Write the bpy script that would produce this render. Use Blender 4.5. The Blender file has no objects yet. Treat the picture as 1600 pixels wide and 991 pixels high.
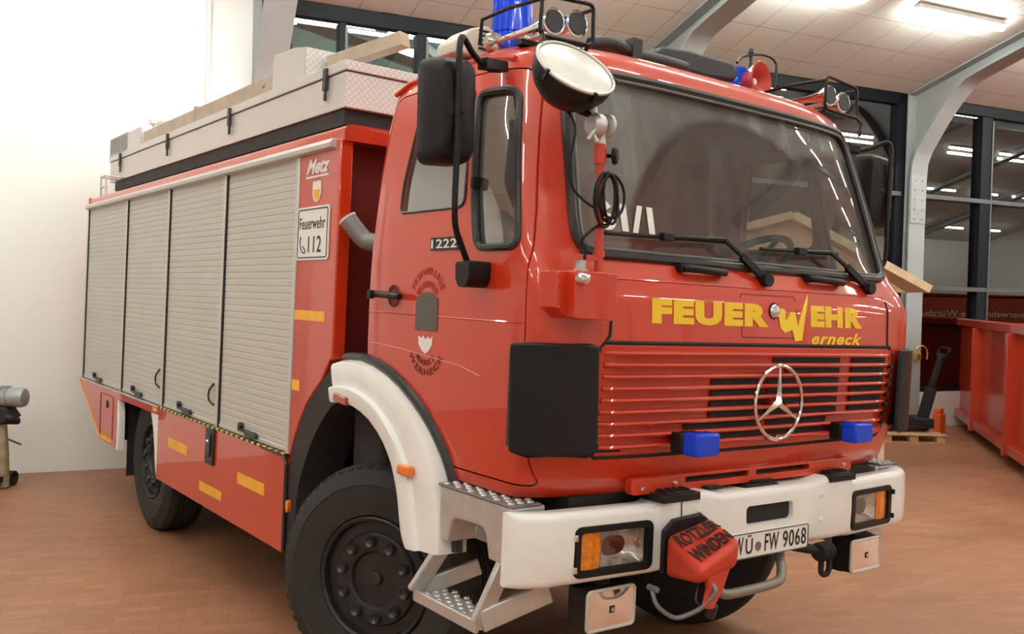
import bpy, bmesh, math, random
from mathutils import Vector, Matrix
random.seed(4)
PI = math.pi
sc = bpy.context.scene
COL = sc.collection

# ------------------------------------------------------------------ camera, world, exposure
cam_d = bpy.data.cameras.new('camera'); cam = bpy.data.objects.new('camera', cam_d); COL.objects.link(cam)
sc.camera = cam
cam_d.sensor_width = 36.0; cam_d.lens = 36.0 * 1462.7 / 1600.0
cam_d.clip_start = 0.05; cam_d.clip_end = 200
CAMLOC = (-3.2950, -2.5722, 1.9677)
YAW, PIT, ROL = -0.6390, -0.0237, 0.0244
F = Vector((math.sin(-YAW) * math.cos(PIT), math.cos(YAW) * math.cos(PIT), math.sin(PIT)))
R0 = Vector((math.cos(YAW), math.sin(YAW), 0)); U0 = R0.cross(F)
RR = math.cos(ROL) * R0 + math.sin(ROL) * U0; UU = -math.sin(ROL) * R0 + math.cos(ROL) * U0
M = Matrix((RR, UU, -F)).transposed().to_4x4(); M.translation = Vector(CAMLOC)
cam.matrix_world = M

world = bpy.data.worlds.new('night'); sc.world = world; world.use_nodes = True
world.node_tree.nodes['Background'].inputs[0].default_value = (0.02, 0.03, 0.06, 1)
world.node_tree.nodes['Background'].inputs[1].default_value = 0.15
sc.view_settings.view_transform = 'Standard'; sc.view_settings.look = 'None'
sc.view_settings.gamma = 1; sc.view_settings.use_curve_mapping = False
sc.view_settings.exposure = 0.0
LAMP = 78.0           # strength of the fluorescent tubes
sc.cycles.use_denoising = True
sc.cycles.max_bounces = 7; sc.cycles.diffuse_bounces = 4; sc.cycles.transparent_max_bounces = 12
sc.cycles.sample_clamp_indirect = 6

# ------------------------------------------------------------------ materials
def newmat(name):
    m = bpy.data.materials.new(name); m.use_nodes = True
    return m, m.node_tree, m.node_tree.nodes['Principled BSDF']
def mat(name, col, rough=0.5, metal=0.0, coat=0.0, noise=0.0, nscale=8.0, emit=None, spec=None, bump=0.0, bscale=60.0, trans=0.0):
    m, t, b = newmat(name)
    b.inputs['Base Color'].default_value = (*col, 1)
    b.inputs['Roughness'].default_value = rough; b.inputs['Metallic'].default_value = metal
    if coat: b.inputs['Coat Weight'].default_value = coat; b.inputs['Coat Roughness'].default_value = 0.03
    if spec is not None: b.inputs['Specular IOR Level'].default_value = spec
    if trans: b.inputs['Transmission Weight'].default_value = trans
    if emit:
        b.inputs['Emission Color'].default_value = (*emit[0], 1); b.inputs['Emission Strength'].default_value = emit[1]
    tc = t.nodes.new('ShaderNodeTexCoord')
    if noise:
        n = t.nodes.new('ShaderNodeTexNoise'); n.inputs['Scale'].default_value = nscale; n.inputs['Detail'].default_value = 5
        t.links.new(tc.outputs['Object'], n.inputs['Vector'])
        r = t.nodes.new('ShaderNodeValToRGB')
        r.color_ramp.elements[0].position = 0.3; r.color_ramp.elements[1].position = 0.7
        r.color_ramp.elements[0].color = (*[c * (1 - noise) for c in col], 1)
        r.color_ramp.elements[1].color = (*[min(1, c * (1 + noise)) for c in col], 1)
        t.links.new(n.outputs['Fac'], r.inputs['Fac']); t.links.new(r.outputs['Color'], b.inputs['Base Color'])
    if bump:
        n2 = t.nodes.new('ShaderNodeTexNoise'); n2.inputs['Scale'].default_value = bscale
        t.links.new(tc.outputs['Object'], n2.inputs['Vector'])
        bp = t.nodes.new('ShaderNodeBump'); bp.inputs['Strength'].default_value = bump; bp.inputs['Distance'].default_value = 0.01
        t.links.new(n2.outputs['Fac'], bp.inputs['Height']); t.links.new(bp.outputs['Normal'], b.inputs['Normal'])
    return m

M_RED = mat('red_paint', (0.55, 0.030, 0.003), 0.38, coat=0.85, noise=0.05, nscale=2.0, bump=0.015, bscale=6)
M_REDDARK = mat('red_shade_and_joints', (0.12, 0.008, 0.006), 0.5)  # red darkened for the shade behind the cab; also handle recess and joints
M_WHITE = mat('white_paint', (0.86, 0.87, 0.85), 0.3, coat=0.3, noise=0.04, nscale=5)
M_BLACK = mat('black_plastic', (0.007, 0.007, 0.008), 0.45, noise=0.15, nscale=30, spec=0.3)
M_BLACKM = mat('black_matte', (0.012, 0.011, 0.011), 0.8)
M_RUB = mat('tyre_rubber', (0.018, 0.017, 0.017), 0.75, noise=0.2, nscale=12, bump=0.3, bscale=80)
M_RIM = mat('rim_black', (0.012, 0.012, 0.013), 0.45, noise=0.3, nscale=10)
M_GASK = mat('rubber_gasket', (0.02, 0.021, 0.022), 0.35)
M_GREYRUB = mat('dark_grey_flare', (0.035, 0.034, 0.036), 0.6, noise=0.1, nscale=5)
M_CHASSIS = mat('chassis_black', (0.009, 0.008, 0.008), 0.7, noise=0.4, nscale=9)
M_ALU = mat('aluminium', (0.58, 0.57, 0.55), 0.38, metal=0.6, noise=0.08, nscale=14)
M_ALUP = mat('aluminium_trim', (0.62, 0.61, 0.58), 0.4, metal=0.5)
M_CHROME = mat('chrome', (0.8, 0.79, 0.77), 0.12, metal=1.0)
M_SHUT = mat('shutter_slats', (0.55, 0.55, 0.50), 0.5, metal=0.1, noise=0.03, nscale=3)
M_STEEL = mat('grey_steel', (0.20, 0.205, 0.205), 0.5, metal=0.4)
M_DKSTEEL = mat('dark_steel', (0.05, 0.05, 0.055), 0.4, metal=0.6)
M_YEL = mat('yellow_vinyl', (0.92, 0.60, 0.02), 0.35)
M_TAPE = mat('reflective_tape', (0.90, 0.44, 0.03), 0.45, noise=0.1, nscale=10)
M_ORANGE = mat('orange_lens', (0.9, 0.20, 0.01), 0.15, coat=0.5)
M_AMBER = mat('amber_lens', (0.75, 0.22, 0.01), 0.12, coat=0.8, noise=0.25, nscale=40)
M_REFL = mat('brown_reflector', (0.35, 0.06, 0.02), 0.2, coat=0.5)
M_WVIN = mat('white_vinyl', (0.85, 0.84, 0.82), 0.45)
M_BVIN = mat('black_vinyl', (0.015, 0.015, 0.015), 0.5)
M_FADE = mat('faded_print', (0.33, 0.035, 0.015), 0.5)
M_CREST = mat('crest_grey', (0.09, 0.085, 0.07), 0.5, noise=0.2, nscale=60)
M_CREAM = mat('cream_plastic', (0.66, 0.60, 0.50), 0.5)
M_INT = mat('cab_interior', (0.060, 0.052, 0.047), 0.8, noise=0.1, nscale=10)
M_DASH = mat('dashboard', (0.11, 0.115, 0.115), 0.6)
M_SEAT = mat('seat_fabric', (0.05, 0.05, 0.055), 0.9)
M_HOSE = mat('wrapped_hose', (0.018, 0.02, 0.022), 0.5)
M_BAG = mat('red_tarpaulin', (0.55, 0.05, 0.025), 0.5, noise=0.15, nscale=12, bump=0.25, bscale=14)
M_HORNRED = mat('loudspeaker_red', (0.5, 0.03, 0.015), 0.35, coat=0.4)
M_WOOD = mat('pine_wood', (0.62, 0.40, 0.22), 0.6, noise=0.18, nscale=6)
M_WOODP = mat('pine_pale', (0.70, 0.55, 0.37), 0.6, noise=0.12, nscale=9)
M_BEAM = mat('weathered_channel', (0.44, 0.36, 0.27), 0.5, metal=0.15, noise=0.15, nscale=5)
M_GREYBLOCK = mat('grey_block', (0.22, 0.22, 0.20), 0.7)
M_WALL = mat('white_wall_paint', (0.83, 0.84, 0.81), 0.6, noise=0.015, nscale=0.7)
M_FRAME = mat('steel_frame_paint', (0.34, 0.36, 0.36), 0.45, noise=0.05, nscale=3)
M_WIN = mat('window_frame_anthracite', (0.004, 0.006, 0.009), 0.55, spec=0.2)
M_WINL = mat('window_bar_grey', (0.07, 0.08, 0.085), 0.4)
M_BRASS = mat('brass', (0.75, 0.50, 0.12), 0.35, metal=0.9)
M_ORG = mat('orange_paint', (0.75, 0.12, 0.02), 0.45)
M_SKIP = mat('skip_red_paint', (0.52, 0.045, 0.016), 0.32, coat=0.4, noise=0.12, nscale=2.5)
M_MOTOR = mat('machine_grey', (0.33, 0.36, 0.36), 0.35, metal=0.3)
M_MPOST = mat('machine_post', (0.30, 0.24, 0.15), 0.6, noise=0.3, nscale=10)
M_SILV = mat('silver_reflector', (0.75, 0.74, 0.72), 0.2, metal=0.9)
M_LAMPH = mat('lamp_housing', (0.75, 0.74, 0.72), 0.5)

def haz_mat():
    m, t, b = newmat('hazard_dashes')
    tc = t.nodes.new('ShaderNodeTexCoord'); w = t.nodes.new('ShaderNodeTexWave'); w.bands_direction = 'Y'; w.inputs['Scale'].default_value = 3.6; w.inputs['Distortion'].default_value = 0.0
    r = t.nodes.new('ShaderNodeValToRGB'); r.color_ramp.interpolation = 'CONSTANT'; r.color_ramp.elements[0].color = (0.02, 0.02, 0.018, 1); r.color_ramp.elements[1].position = 0.6; r.color_ramp.elements[1].color = (0.7, 0.55, 0.15, 1)
    t.links.new(tc.outputs['Object'], w.inputs['Vector']); t.links.new(w.outputs['Fac'], r.inputs[0]); t.links.new(r.outputs[0], b.inputs['Base Color']); b.inputs['Roughness'].default_value = 0.5
    return m
M_HAZ = haz_mat()
def tube_mat():
    m, t, b = newmat('fluorescent_tube')
    b.inputs['Base Color'].default_value = (1, 1, 1, 1)
    b.inputs['Emission Color'].default_value = (0.975, 1.0, 0.925, 1); b.inputs['Emission Strength'].default_value = LAMP
    return m
M_TUBE = tube_mat()

def blue_mat(name, k=1.0):
    m, t, b = newmat(name)
    b.inputs['Base Color'].default_value = (0.012, 0.12 * k, 0.95 * k, 1); b.inputs['Roughness'].default_value = 0.12
    b.inputs['Coat Weight'].default_value = 0.6
    tr = t.nodes.new('ShaderNodeBsdfTranslucent'); tr.inputs[0].default_value = (0.0, 0.06, 0.95, 1)
    mx = t.nodes.new('ShaderNodeMixShader'); mx.inputs[0].default_value = 0.45
    out = t.nodes['Material Output']
    t.links.new(b.outputs[0], mx.inputs[1]); t.links.new(tr.outputs[0], mx.inputs[2]); t.links.new(mx.outputs[0], out.inputs[0])
    return m
M_BLUE = blue_mat('blue_beacon_plastic')

def glass_mat(name, tint, base, power=1.0, dust=None, rough=0.0):
    """thin pane: transparent tint + mirror by viewing angle"""
    m = bpy.data.materials.new(name); m.use_nodes = True; t = m.node_tree; t.nodes.remove(t.nodes['Principled BSDF'])
    out = t.nodes['Material Output']
    tr = t.nodes.new('ShaderNodeBsdfTransparent'); tr.inputs[0].default_value = (*tint, 1)
    gl = t.nodes.new('ShaderNodeBsdfGlossy'); gl.inputs['Roughness'].default_value = rough; gl.inputs[0].default_value = (1, 1, 1, 1)
    fr = t.nodes.new('ShaderNodeFresnel'); fr.inputs[0].default_value = 1.5
    mu = t.nodes.new('ShaderNodeMath'); mu.operation = 'MULTIPLY_ADD'; mu.inputs[1].default_value = power; mu.inputs[2].default_value = base; mu.use_clamp = True
    t.links.new(fr.outputs[0], mu.inputs[0])
    mx = t.nodes.new('ShaderNodeMixShader'); t.links.new(mu.outputs[0], mx.inputs[0]); t.links.new(tr.outputs[0], mx.inputs[1]); t.links.new(gl.outputs[0], mx.inputs[2])
    last = mx
    if dust:
        # dust film: lighter outside the arcs the wipers sweep
        df = t.nodes.new('ShaderNodeBsdfDiffuse'); df.inputs[0].default_value = (0.44, 0.49, 0.47, 1)
        tc = t.nodes.new('ShaderNodeTexCoord'); prev = None
        for px, pz, r in dust:
            vm = t.nodes.new('ShaderNodeVectorMath'); vm.operation = 'SUBTRACT'; vm.inputs[1].default_value = (px, 0.2, pz)
            t.links.new(tc.outputs['Object'], vm.inputs[0])
            vs = t.nodes.new('ShaderNodeVectorMath'); vs.operation = 'MULTIPLY'; vs.inputs[1].default_value = (1, 0, 1.05); t.links.new(vm.outputs[0], vs.inputs[0])
            ln = t.nodes.new('ShaderNodeVectorMath'); ln.operation = 'LENGTH'; t.links.new(vs.outputs[0], ln.inputs[0])
            mr = t.nodes.new('ShaderNodeMapRange'); mr.inputs[1].default_value = max(r - 0.02, 99 if r == 0 else 0); mr.inputs[2].default_value = r + (0.02 if r else 100)
            t.links.new(ln.outputs['Value'], mr.inputs[0])
            if prev is None: prev = mr.outputs[0]
            else:
                mm = t.nodes.new('ShaderNodeMath'); mm.operation = 'MULTIPLY'; t.links.new(prev, mm.inputs[0]); t.links.new(mr.outputs[0], mm.inputs[1]); prev = mm.outputs[0]
        nz = t.nodes.new('ShaderNodeTexNoise'); nz.inputs['Scale'].default_value = 5; nz.inputs['Detail'].default_value = 6
        mp = t.nodes.new('ShaderNodeMapping'); mp.inputs['Scale'].default_value = (2.2, 1, 0.5); t.links.new(tc.outputs['Object'], mp.inputs[0]); t.links.new(mp.outputs[0], nz.inputs['Vector'])
        ma = t.nodes.new('ShaderNodeMath'); ma.operation = 'MULTIPLY_ADD'; ma.inputs[1].default_value = 0.26; ma.inputs[2].default_value = 0.12; t.links.new(prev, ma.inputs[0])
        m2 = t.nodes.new('ShaderNodeMath'); m2.operation = 'MULTIPLY'; t.links.new(ma.outputs[0], m2.inputs[0])
        m3 = t.nodes.new('ShaderNodeMath'); m3.operation = 'MULTIPLY'; m3.inputs[1].default_value = 1.8; t.links.new(nz.outputs['Fac'], m3.inputs[0]); t.links.new(m3.outputs[0], m2.inputs[1])
        mx2 = t.nodes.new('ShaderNodeMixShader'); t.links.new(m2.outputs[0], mx2.inputs[0]); t.links.new(mx.outputs[0], mx2.inputs[1]); t.links.new(df.outputs[0], mx2.inputs[2])
        last = mx2
    t.links.new(last.outputs[0], out.inputs[0])
    return m
M_WGLASS = glass_mat('windscreen_glass', (0.80, 0.84, 0.83), 0.03, 1.2, dust=[(-0.02, 2.07, 0.74), (0.77, 2.07, 0.70)])
M_SGLASS = glass_mat('cab_side_glass', (0.72, 0.75, 0.75), 0.24, 1.4, dust=[(0, 0, 0)])
M_PGLASS = glass_mat('hall_window_glass', (0.45, 0.5, 0.5), 0.07, 1.5)
M_PGLASS2 = glass_mat('clear_hall_window_glass', (0.85, 0.92, 0.90), 0.06, 1.4)

M_REFLECT = mat('lamp_reflector', (0.80, 0.80, 0.79), 0.25, metal=0.8, bump=0.5, bscale=25)
M_LENSGLASS = glass_mat('lamp_lens_glass', (0.92, 0.92, 0.90), 0.10, 1.5, rough=0.08)

def checker_mat(name='checker_plate', p=0.040):
    """short raised bars in alternating directions"""
    m, t, b = newmat(name)
    b.inputs['Roughness'].default_value = 0.38; b.inputs['Metallic'].default_value = 0.3
    N = t.nodes; L = t.links
    tc = N.new('ShaderNodeTexCoord'); sp = N.new('ShaderNodeSeparateXYZ'); L.new(tc.outputs['Object'], sp.inputs[0])
    def mt(op, a, b_=None):
        q = N.new('ShaderNodeMath'); q.operation = op
        for k, v in enumerate((a, b_)):
            if v is None: continue
            if isinstance(v, (int, float)): q.inputs[k].default_value = v
            else: L.new(v, q.inputs[k])
        return q.outputs[0]
    h = mt('ADD', sp.outputs[0], sp.outputs[1]); z = sp.outputs[2]
    a = mt('DIVIDE', mt('ADD', mt('ADD', h, z), 50.0), p); c = mt('DIVIDE', mt('ADD', mt('SUBTRACT', h, z), 50.0), p)
    fa = mt('ABSOLUTE', mt('SUBTRACT', mt('FRACT', a), 0.5)); fc = mt('ABSOLUTE', mt('SUBTRACT', mt('FRACT', c), 0.5))
    par = mt('MODULO', mt('ADD', mt('FLOOR', a), mt('FLOOR', c)), 2.0)
    b1 = mt('MULTIPLY', mt('LESS_THAN', fa, 0.42), mt('LESS_THAN', fc, 0.15)); b2 = mt('MULTIPLY', mt('LESS_THAN', fc, 0.42), mt('LESS_THAN', fa, 0.15))
    msk = mt('ADD', mt('MULTIPLY', b1, par), mt('MULTIPLY', b2, mt('SUBTRACT', 1.0, par)))
    mx = N.new('ShaderNodeMixRGB'); mx.inputs[1].default_value = (0.60, 0.585, 0.56, 1); mx.inputs[2].default_value = (0.78, 0.77, 0.75, 1); L.new(msk, mx.inputs[0]); L.new(mx.outputs[0], b.inputs['Base Color'])  # bars tinted lighter, their glint put into the colour
    bp = N.new('ShaderNodeBump'); bp.inputs['Strength'].default_value = 0.5; bp.inputs['Distance'].default_value = 0.004
    L.new(msk, bp.inputs['Height']); L.new(bp.outputs['Normal'], b.inputs['Normal'])
    return m
M_CHECK = checker_mat()

def floor_mat():
    m, t, b = newmat('terracotta_block_floor')
    tc = t.nodes.new('ShaderNodeTexCoord')
    br = t.nodes.new('ShaderNodeTexBrick'); br.inputs['Scale'].default_value = 1.0
    br.inputs['Brick Width'].default_value = 0.26; br.inputs['Row Height'].default_value = 0.085; br.inputs['Mortar Size'].default_value = 0.0025
    br.inputs['Color1'].default_value = (0.35, 0.160, 0.085, 1); br.inputs['Color2'].default_value = (0.42, 0.20, 0.112, 1); br.inputs['Mortar'].default_value = (0.27, 0.115, 0.068, 1)
    mp0 = t.nodes.new('ShaderNodeMapping'); mp0.inputs['Rotation'].default_value = (0, 0, 0.35)
    t.links.new(tc.outputs['Object'], mp0.inputs[0]); t.links.new(mp0.outputs[0], br.inputs['Vector'])
    n = t.nodes.new('ShaderNodeTexNoise'); n.inputs['Scale'].default_value = 0.9; n.inputs['Detail'].default_value = 7
    t.links.new(tc.outputs['Object'], n.inputs['Vector'])
    mx = t.nodes.new('ShaderNodeMixRGB'); mx.blend_type = 'MULTIPLY'; mx.inputs[0].default_value = 0.55
    r = t.nodes.new('ShaderNodeValToRGB'); r.color_ramp.elements[0].color = (0.55, 0.5, 0.46, 1); r.color_ramp.elements[1].color = (1.2, 1.2, 1.2, 1)
    r.color_ramp.elements[0].position = 0.25; r.color_ramp.elements[1].position = 0.75
    t.links.new(n.outputs['Fac'], r.inputs[0]); t.links.new(br.outputs['Color'], mx.inputs[1]); t.links.new(r.outputs[0], mx.inputs[2])
    # pale scuffs
    n2 = t.nodes.new('ShaderNodeTexNoise'); n2.inputs['Scale'].default_value = 1.0; n2.inputs['Detail'].default_value = 8; n2.inputs['Roughness'].default_value = 0.75
    mp = t.nodes.new('ShaderNodeMapping'); mp.inputs['Scale'].default_value = (0.6, 7.0, 1.0); mp.inputs['Rotation'].default_value = (0, 0, 0.35)
    t.links.new(tc.outputs['Object'], mp.inputs[0]); t.links.new(mp.outputs[0], n2.inputs['Vector'])
    r2 = t.nodes.new('ShaderNodeValToRGB'); r2.color_ramp.elements[0].position = 0.585; r2.color_ramp.elements[1].position = 0.72
    r2.color_ramp.elements[1].color = (0.4, 0.4, 0.4, 1)
    t.links.new(n2.outputs['Fac'], r2.inputs[0])
    mx2 = t.nodes.new('ShaderNodeMixRGB'); mx2.inputs[2].default_value = (0.60, 0.42, 0.33, 1)
    t.links.new(r2.outputs[0], mx2.inputs[0]); t.links.new(mx.outputs[0], mx2.inputs[1]); t.links.new(mx2.outputs[0], b.inputs['Base Color'])
    b.inputs['Roughness'].default_value = 0.42; b.inputs['Specular IOR Level'].default_value = 0.4
    mr = t.nodes.new('ShaderNodeMapRange'); mr.inputs[3].default_value = 0.3; mr.inputs[4].default_value = 0.55
    t.links.new(n.outputs['Fac'], mr.inputs[0]); t.links.new(mr.outputs[0], b.inputs['Roughness'])
    return m
M_FLOOR = floor_mat()

def ceil_mat():
    m, t, b = newmat('ceiling_tiles')
    tc = t.nodes.new('ShaderNodeTexCoord'); sx = t.nodes.new('ShaderNodeSeparateXYZ'); t.links.new(tc.outputs['Object'], sx.inputs[0])
    res = []
    for k, off in ((0, 0.07), (1, 0.245)):
        a = t.nodes.new('ShaderNodeMath'); a.operation = 'ADD'; a.inputs[1].default_value = off + 635.0 * 0.1; t.links.new(sx.outputs[k], a.inputs[0])
        d = t.nodes.new('ShaderNodeMath'); d.operation = 'DIVIDE'; d.inputs[1].default_value = 0.635; t.links.new(a.outputs[0], d.inputs[0])
        f = t.nodes.new('ShaderNodeMath'); f.operation = 'FRACT'; t.links.new(d.outputs[0], f.inputs[0])
        l = t.nodes.new('ShaderNodeMath'); l.operation = 'LESS_THAN'; l.inputs[1].default_value = 0.02; t.links.new(f.outputs[0], l.inputs[0]); res.append(l)
    mxx = t.nodes.new('ShaderNodeMath'); mxx.operation = 'MAXIMUM'; t.links.new(res[0].outputs[0], mxx.inputs[0]); t.links.new(res[1].outputs[0], mxx.inputs[1])
    n = t.nodes.new('ShaderNodeTexNoise'); n.inputs['Scale'].default_value = 1.5; t.links.new(tc.outputs['Object'], n.inputs['Vector'])
    mu = t.nodes.new('ShaderNodeMath'); mu.operation = 'MULTIPLY'; t.links.new(mxx.outputs[0], mu.inputs[0]); t.links.new(n.outputs['Fac'], mu.inputs[1])
    mx = t.nodes.new('ShaderNodeMixRGB'); mx.inputs[1].default_value = (0.74, 0.73, 0.685, 1); mx.inputs[2].default_value = (0.16, 0.12, 0.10, 1)
    t.links.new(mu.outputs[0], mx.inputs[0]); t.links.new(mx.outputs[0], b.inputs['Base Color']); b.inputs['Roughness'].default_value = 0.8
    return m
M_CEIL = ceil_mat()

# ------------------------------------------------------------------ mesh helpers
class MB:
    def __init__(s): s.v = []; s.f = []
    def add(s, vs, fs):
        o = len(s.v); s.v += [tuple(v) for v in vs]; s.f += [tuple(i + o for i in f) for f in fs]; return s
    def box(s, x0, x1, y0, y1, z0, z1, rot=None, piv=None):
        vs = [Vector((x, y, z)) for x in (x0, x1) for y in (y0, y1) for z in (z0, z1)]
        if rot is not None:
            p = Vector(piv) if piv else Vector(((x0 + x1) / 2, (y0 + y1) / 2, (z0 + z1) / 2)); vs = [rot @ (v - p) + p for v in vs]
        return s.add(vs, [(0, 1, 3, 2), (4, 6, 7, 5), (0, 4, 5, 1), (2, 3, 7, 6), (0, 2, 6, 4), (1, 5, 7, 3)])
    def bar(s, a, b, w, h, up=(0, 0, 1)):
        a = Vector(a); b = Vector(b); d = (b - a).normalized(); u = Vector(up); r = d.cross(u).normalized(); u = r.cross(d)
        vs = [p + r * (i * w / 2) + u * (j * h / 2) for p in (a, b) for i, j in ((-1, -1), (1, -1), (1, 1), (-1, 1))]
        return s.add(vs, [(0, 3, 2, 1), (4, 5, 6, 7), (0, 1, 5, 4), (1, 2, 6, 5), (2, 3, 7, 6), (3, 0, 4, 7)])
    def prism(s, pts, axis, a, b):
        """pts 2D outline; axis is the extrusion axis; 2D = the other two axes in order"""
        n = len(pts)
        def mk(p, w):
            return {'X': (w, p[0], p[1]), 'Y': (p[0], w, p[1]), 'Z': (p[0], p[1], w)}[axis]
        vs = [mk(p, a) for p in pts] + [mk(p, b) for p in pts]
        fs = [tuple(range(n))[::-1], tuple(range(n, 2 * n))] + [(i, (i + 1) % n, n + (i + 1) % n, n + i) for i in range(n)]
        return s.add(vs, fs)
    def tube(s, pts, r, seg=10, closed=False, cap=True, rads=None):
        pts = [Vector(p) for p in pts]; n = len(pts); prev = None; vs = []; fs = []
        for i, p in enumerate(pts):
            if closed: t = pts[(i + 1) % n] - pts[i - 1]
            else: t = pts[min(i + 1, n - 1)] - pts[max(i - 1, 0)]
            t.normalize()
            if prev is None:
                a = Vector((0, 0, 1)) if abs(t.z) < 0.9 else Vector((1, 0, 0)); u = t.cross(a).normalized()
            else: u = (prev - t * prev.dot(t)).normalized()
            prev = u; w = t.cross(u); rr = rads[i] if rads else r
            vs += [p + (u * math.cos(2 * PI * k / seg) + w * math.sin(2 * PI * k / seg)) * rr for k in range(seg)]
        m = n if closed else n - 1
        for i in range(m):
            j = (i + 1) % n
            fs += [(i * seg + k, i * seg + (k + 1) % seg, j * seg + (k + 1) % seg, j * seg + k) for k in range(seg)]
        if cap and not closed: fs += [tuple(range(seg))[::-1], tuple(range((n - 1) * seg, n * seg))]
        return s.add(vs, fs)
    def lathe(s, prof, origin, axis, seg=32):
        """prof: (radius, distance along axis)"""
        o = Vector(origin); ax = Vector(axis).normalized(); a = Vector((0, 0, 1)) if abs(ax.z) < 0.9 else Vector((1, 0, 0))
        u = ax.cross(a).normalized(); w = ax.cross(u); vs = []; fs = []; n = len(prof)
        for r, h in prof:
            vs += [o + ax * h + (u * math.cos(2 * PI * k / seg) + w * math.sin(2 * PI * k / seg)) * max(r, 1e-4) for k in range(seg)]
        for i in range(n - 1):
            fs += [(i * seg + k, i * seg + (k + 1) % seg, (i + 1) * seg + (k + 1) % seg, (i + 1) * seg + k) for k in range(seg)]
        fs += [tuple(range(seg))[::-1], tuple(range((n - 1) * seg, n * seg))]
        return s.add(vs, fs)
    def cyl(s, a, b, r, seg=20):
        a = Vector(a); b = Vector(b); return s.lathe([(r, 0), (r, (b - a).length)], a, b - a, seg)
    def grid(s, rows, closed=False):
        """rows of equal length -> quads"""
        n = len(rows[0]); vs = [p for r in rows for p in r]; fs = []
        for i in range(len(rows) - 1):
            for k in range(n if closed else n - 1):
                fs.append((i * n + k, i * n + (k + 1) % n, (i + 1) * n + (k + 1) % n, (i + 1) * n + k))
        return s.add(vs, fs)
    def build(s, name, m, parent=None, bevel=0, smooth=True, seg=2, label=None, xf=None, weld=True):
        me = bpy.data.meshes.new(name); me.from_pydata([tuple(xf(Vector(v))) for v in s.v] if xf else s.v, [], s.f)
        bm = bmesh.new(); bm.from_mesh(me)
        if weld: bmesh.ops.remove_doubles(bm, verts=bm.verts, dist=1e-5)
        bmesh.ops.recalc_face_normals(bm, faces=bm.faces); bm.to_mesh(me); bm.free()
        return link(name, me, m, parent, bevel, smooth, seg, label)
def split(mb, name, m, parent=None, **k):
    """every separate piece of mb becomes a part of its own"""
    n = len(mb.v); par = list(range(n))
    def fd(a):
        while par[a] != a: par[a] = par[par[a]]; a = par[a]
        return a
    for f in mb.f:
        for i in f[1:]: par[fd(i)] = fd(f[0])
    groups = {}
    for f in mb.f: groups.setdefault(fd(f[0]), []).append(f)
    out = []
    for fs in groups.values():
        ids = sorted({i for f in fs for i in f}); ix = {a: b for b, a in enumerate(ids)}
        q = MB(); q.add([mb.v[i] for i in ids], [tuple(ix[i] for i in f) for f in fs]); out.append(q.build(name, m, parent, **k))
    return out
def link(name, me, m, parent=None, bevel=0, smooth=True, seg=2, label=None):
    o = bpy.data.objects.new(name, me); COL.objects.link(o)
    for q in (m if isinstance(m, (list, tuple)) else [m]): me.materials.append(q)
    if smooth:
        for p in me.polygons: p.use_smooth = True
        try: me.set_sharp_from_angle(angle=math.radians(32))
        except Exception: pass
    if bevel:
        b = o.modifiers.new('bevel', 'BEVEL'); b.width = bevel; b.segments = seg; b.limit_method = 'ANGLE'; b.angle_limit = math.radians(35)
    if parent: o.parent = parent
    if label: o['label'] = label
    return o
def tag(o, label, cat, group=None):
    o['label'] = label; o['category'] = cat
    if group: o['group'] = group
    return o
def empty(name, loc=(0, 0, 0), rot=(0, 0, 0)):
    o = bpy.data.objects.new(name, None); COL.objects.link(o); o.location = loc; o.rotation_euler = rot; o.empty_display_size = 0.1
    return o
def struct(o): o['kind'] = 'structure'; return o
def evaluated(ob):
    bpy.context.view_layer.update()
    dg = bpy.context.evaluated_depsgraph_get(); return bpy.data.meshes.new_from_object(ob.evaluated_get(dg))
def booleans(mb_or_me, ops, mats):
    """apply a list of (op, MB) cuts and return a new mesh; mats = materials of result"""
    def tmp(mb, mi=None):
        if isinstance(mb, MB):
            me = bpy.data.meshes.new('t'); me.from_pydata(mb.v, [], mb.f); bm = bmesh.new(); bm.from_mesh(me)
            bmesh.ops.remove_doubles(bm, verts=bm.verts, dist=1e-5); bmesh.ops.recalc_face_normals(bm, faces=bm.faces); bm.to_mesh(me); bm.free()
        else: me = mb.copy(); me.materials.clear()
        for q in mats: me.materials.append(q)
        if mi is not None:
            for p in me.polygons: p.material_index = mi
        o = bpy.data.objects.new('t', me); COL.objects.link(o); return o
    cur = mb_or_me
    for k, (op, cut, mi) in enumerate(ops):
        o = tmp(cur, 0 if k == 0 and isinstance(cur, MB) else None); c = tmp(cut, mi)
        md = o.modifiers.new('b', 'BOOLEAN'); md.operation = op; md.object = c; md.solver = 'EXACT'
        cur2 = evaluated(o)
        bpy.data.objects.remove(o); bpy.data.objects.remove(c)
        cur = cur2
    cur.materials.clear()
    return cur
def rrect(x0, x1, z0, z1, r, n=5):
    pts = []
    for cx, cz, a0 in ((x1 - r, z1 - r, 0), (x0 + r, z1 - r, 90), (x0 + r, z0 + r, 180), (x1 - r, z0 + r, 270)):
        for k in range(n + 1):
            a = math.radians(a0 + 90 * k / n); pts.append((cx + r * math.cos(a), cz + r * math.sin(a)))
    return pts
def rpoly(pts, rs, n=6):
    """round the corners of a polygon"""
    out = []; N = len(pts)
    for i in range(N):
        p = Vector(pts[i]); a = Vector(pts[i - 1]); b = Vector(pts[(i + 1) % N]); r = rs[i] if isinstance(rs, (list, tuple)) else rs
        da = (a - p).normalized(); db = (b - p).normalized()
        if r <= 0: out.append(tuple(p)); continue
        p0 = p + da * r; p1 = p + db * r
        for k in range(n + 1):
            t = k / n; out.append(tuple(p0 * (1 - t) ** 2 + p * 2 * t * (1 - t) + p1 * t * t))
    return out
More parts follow.
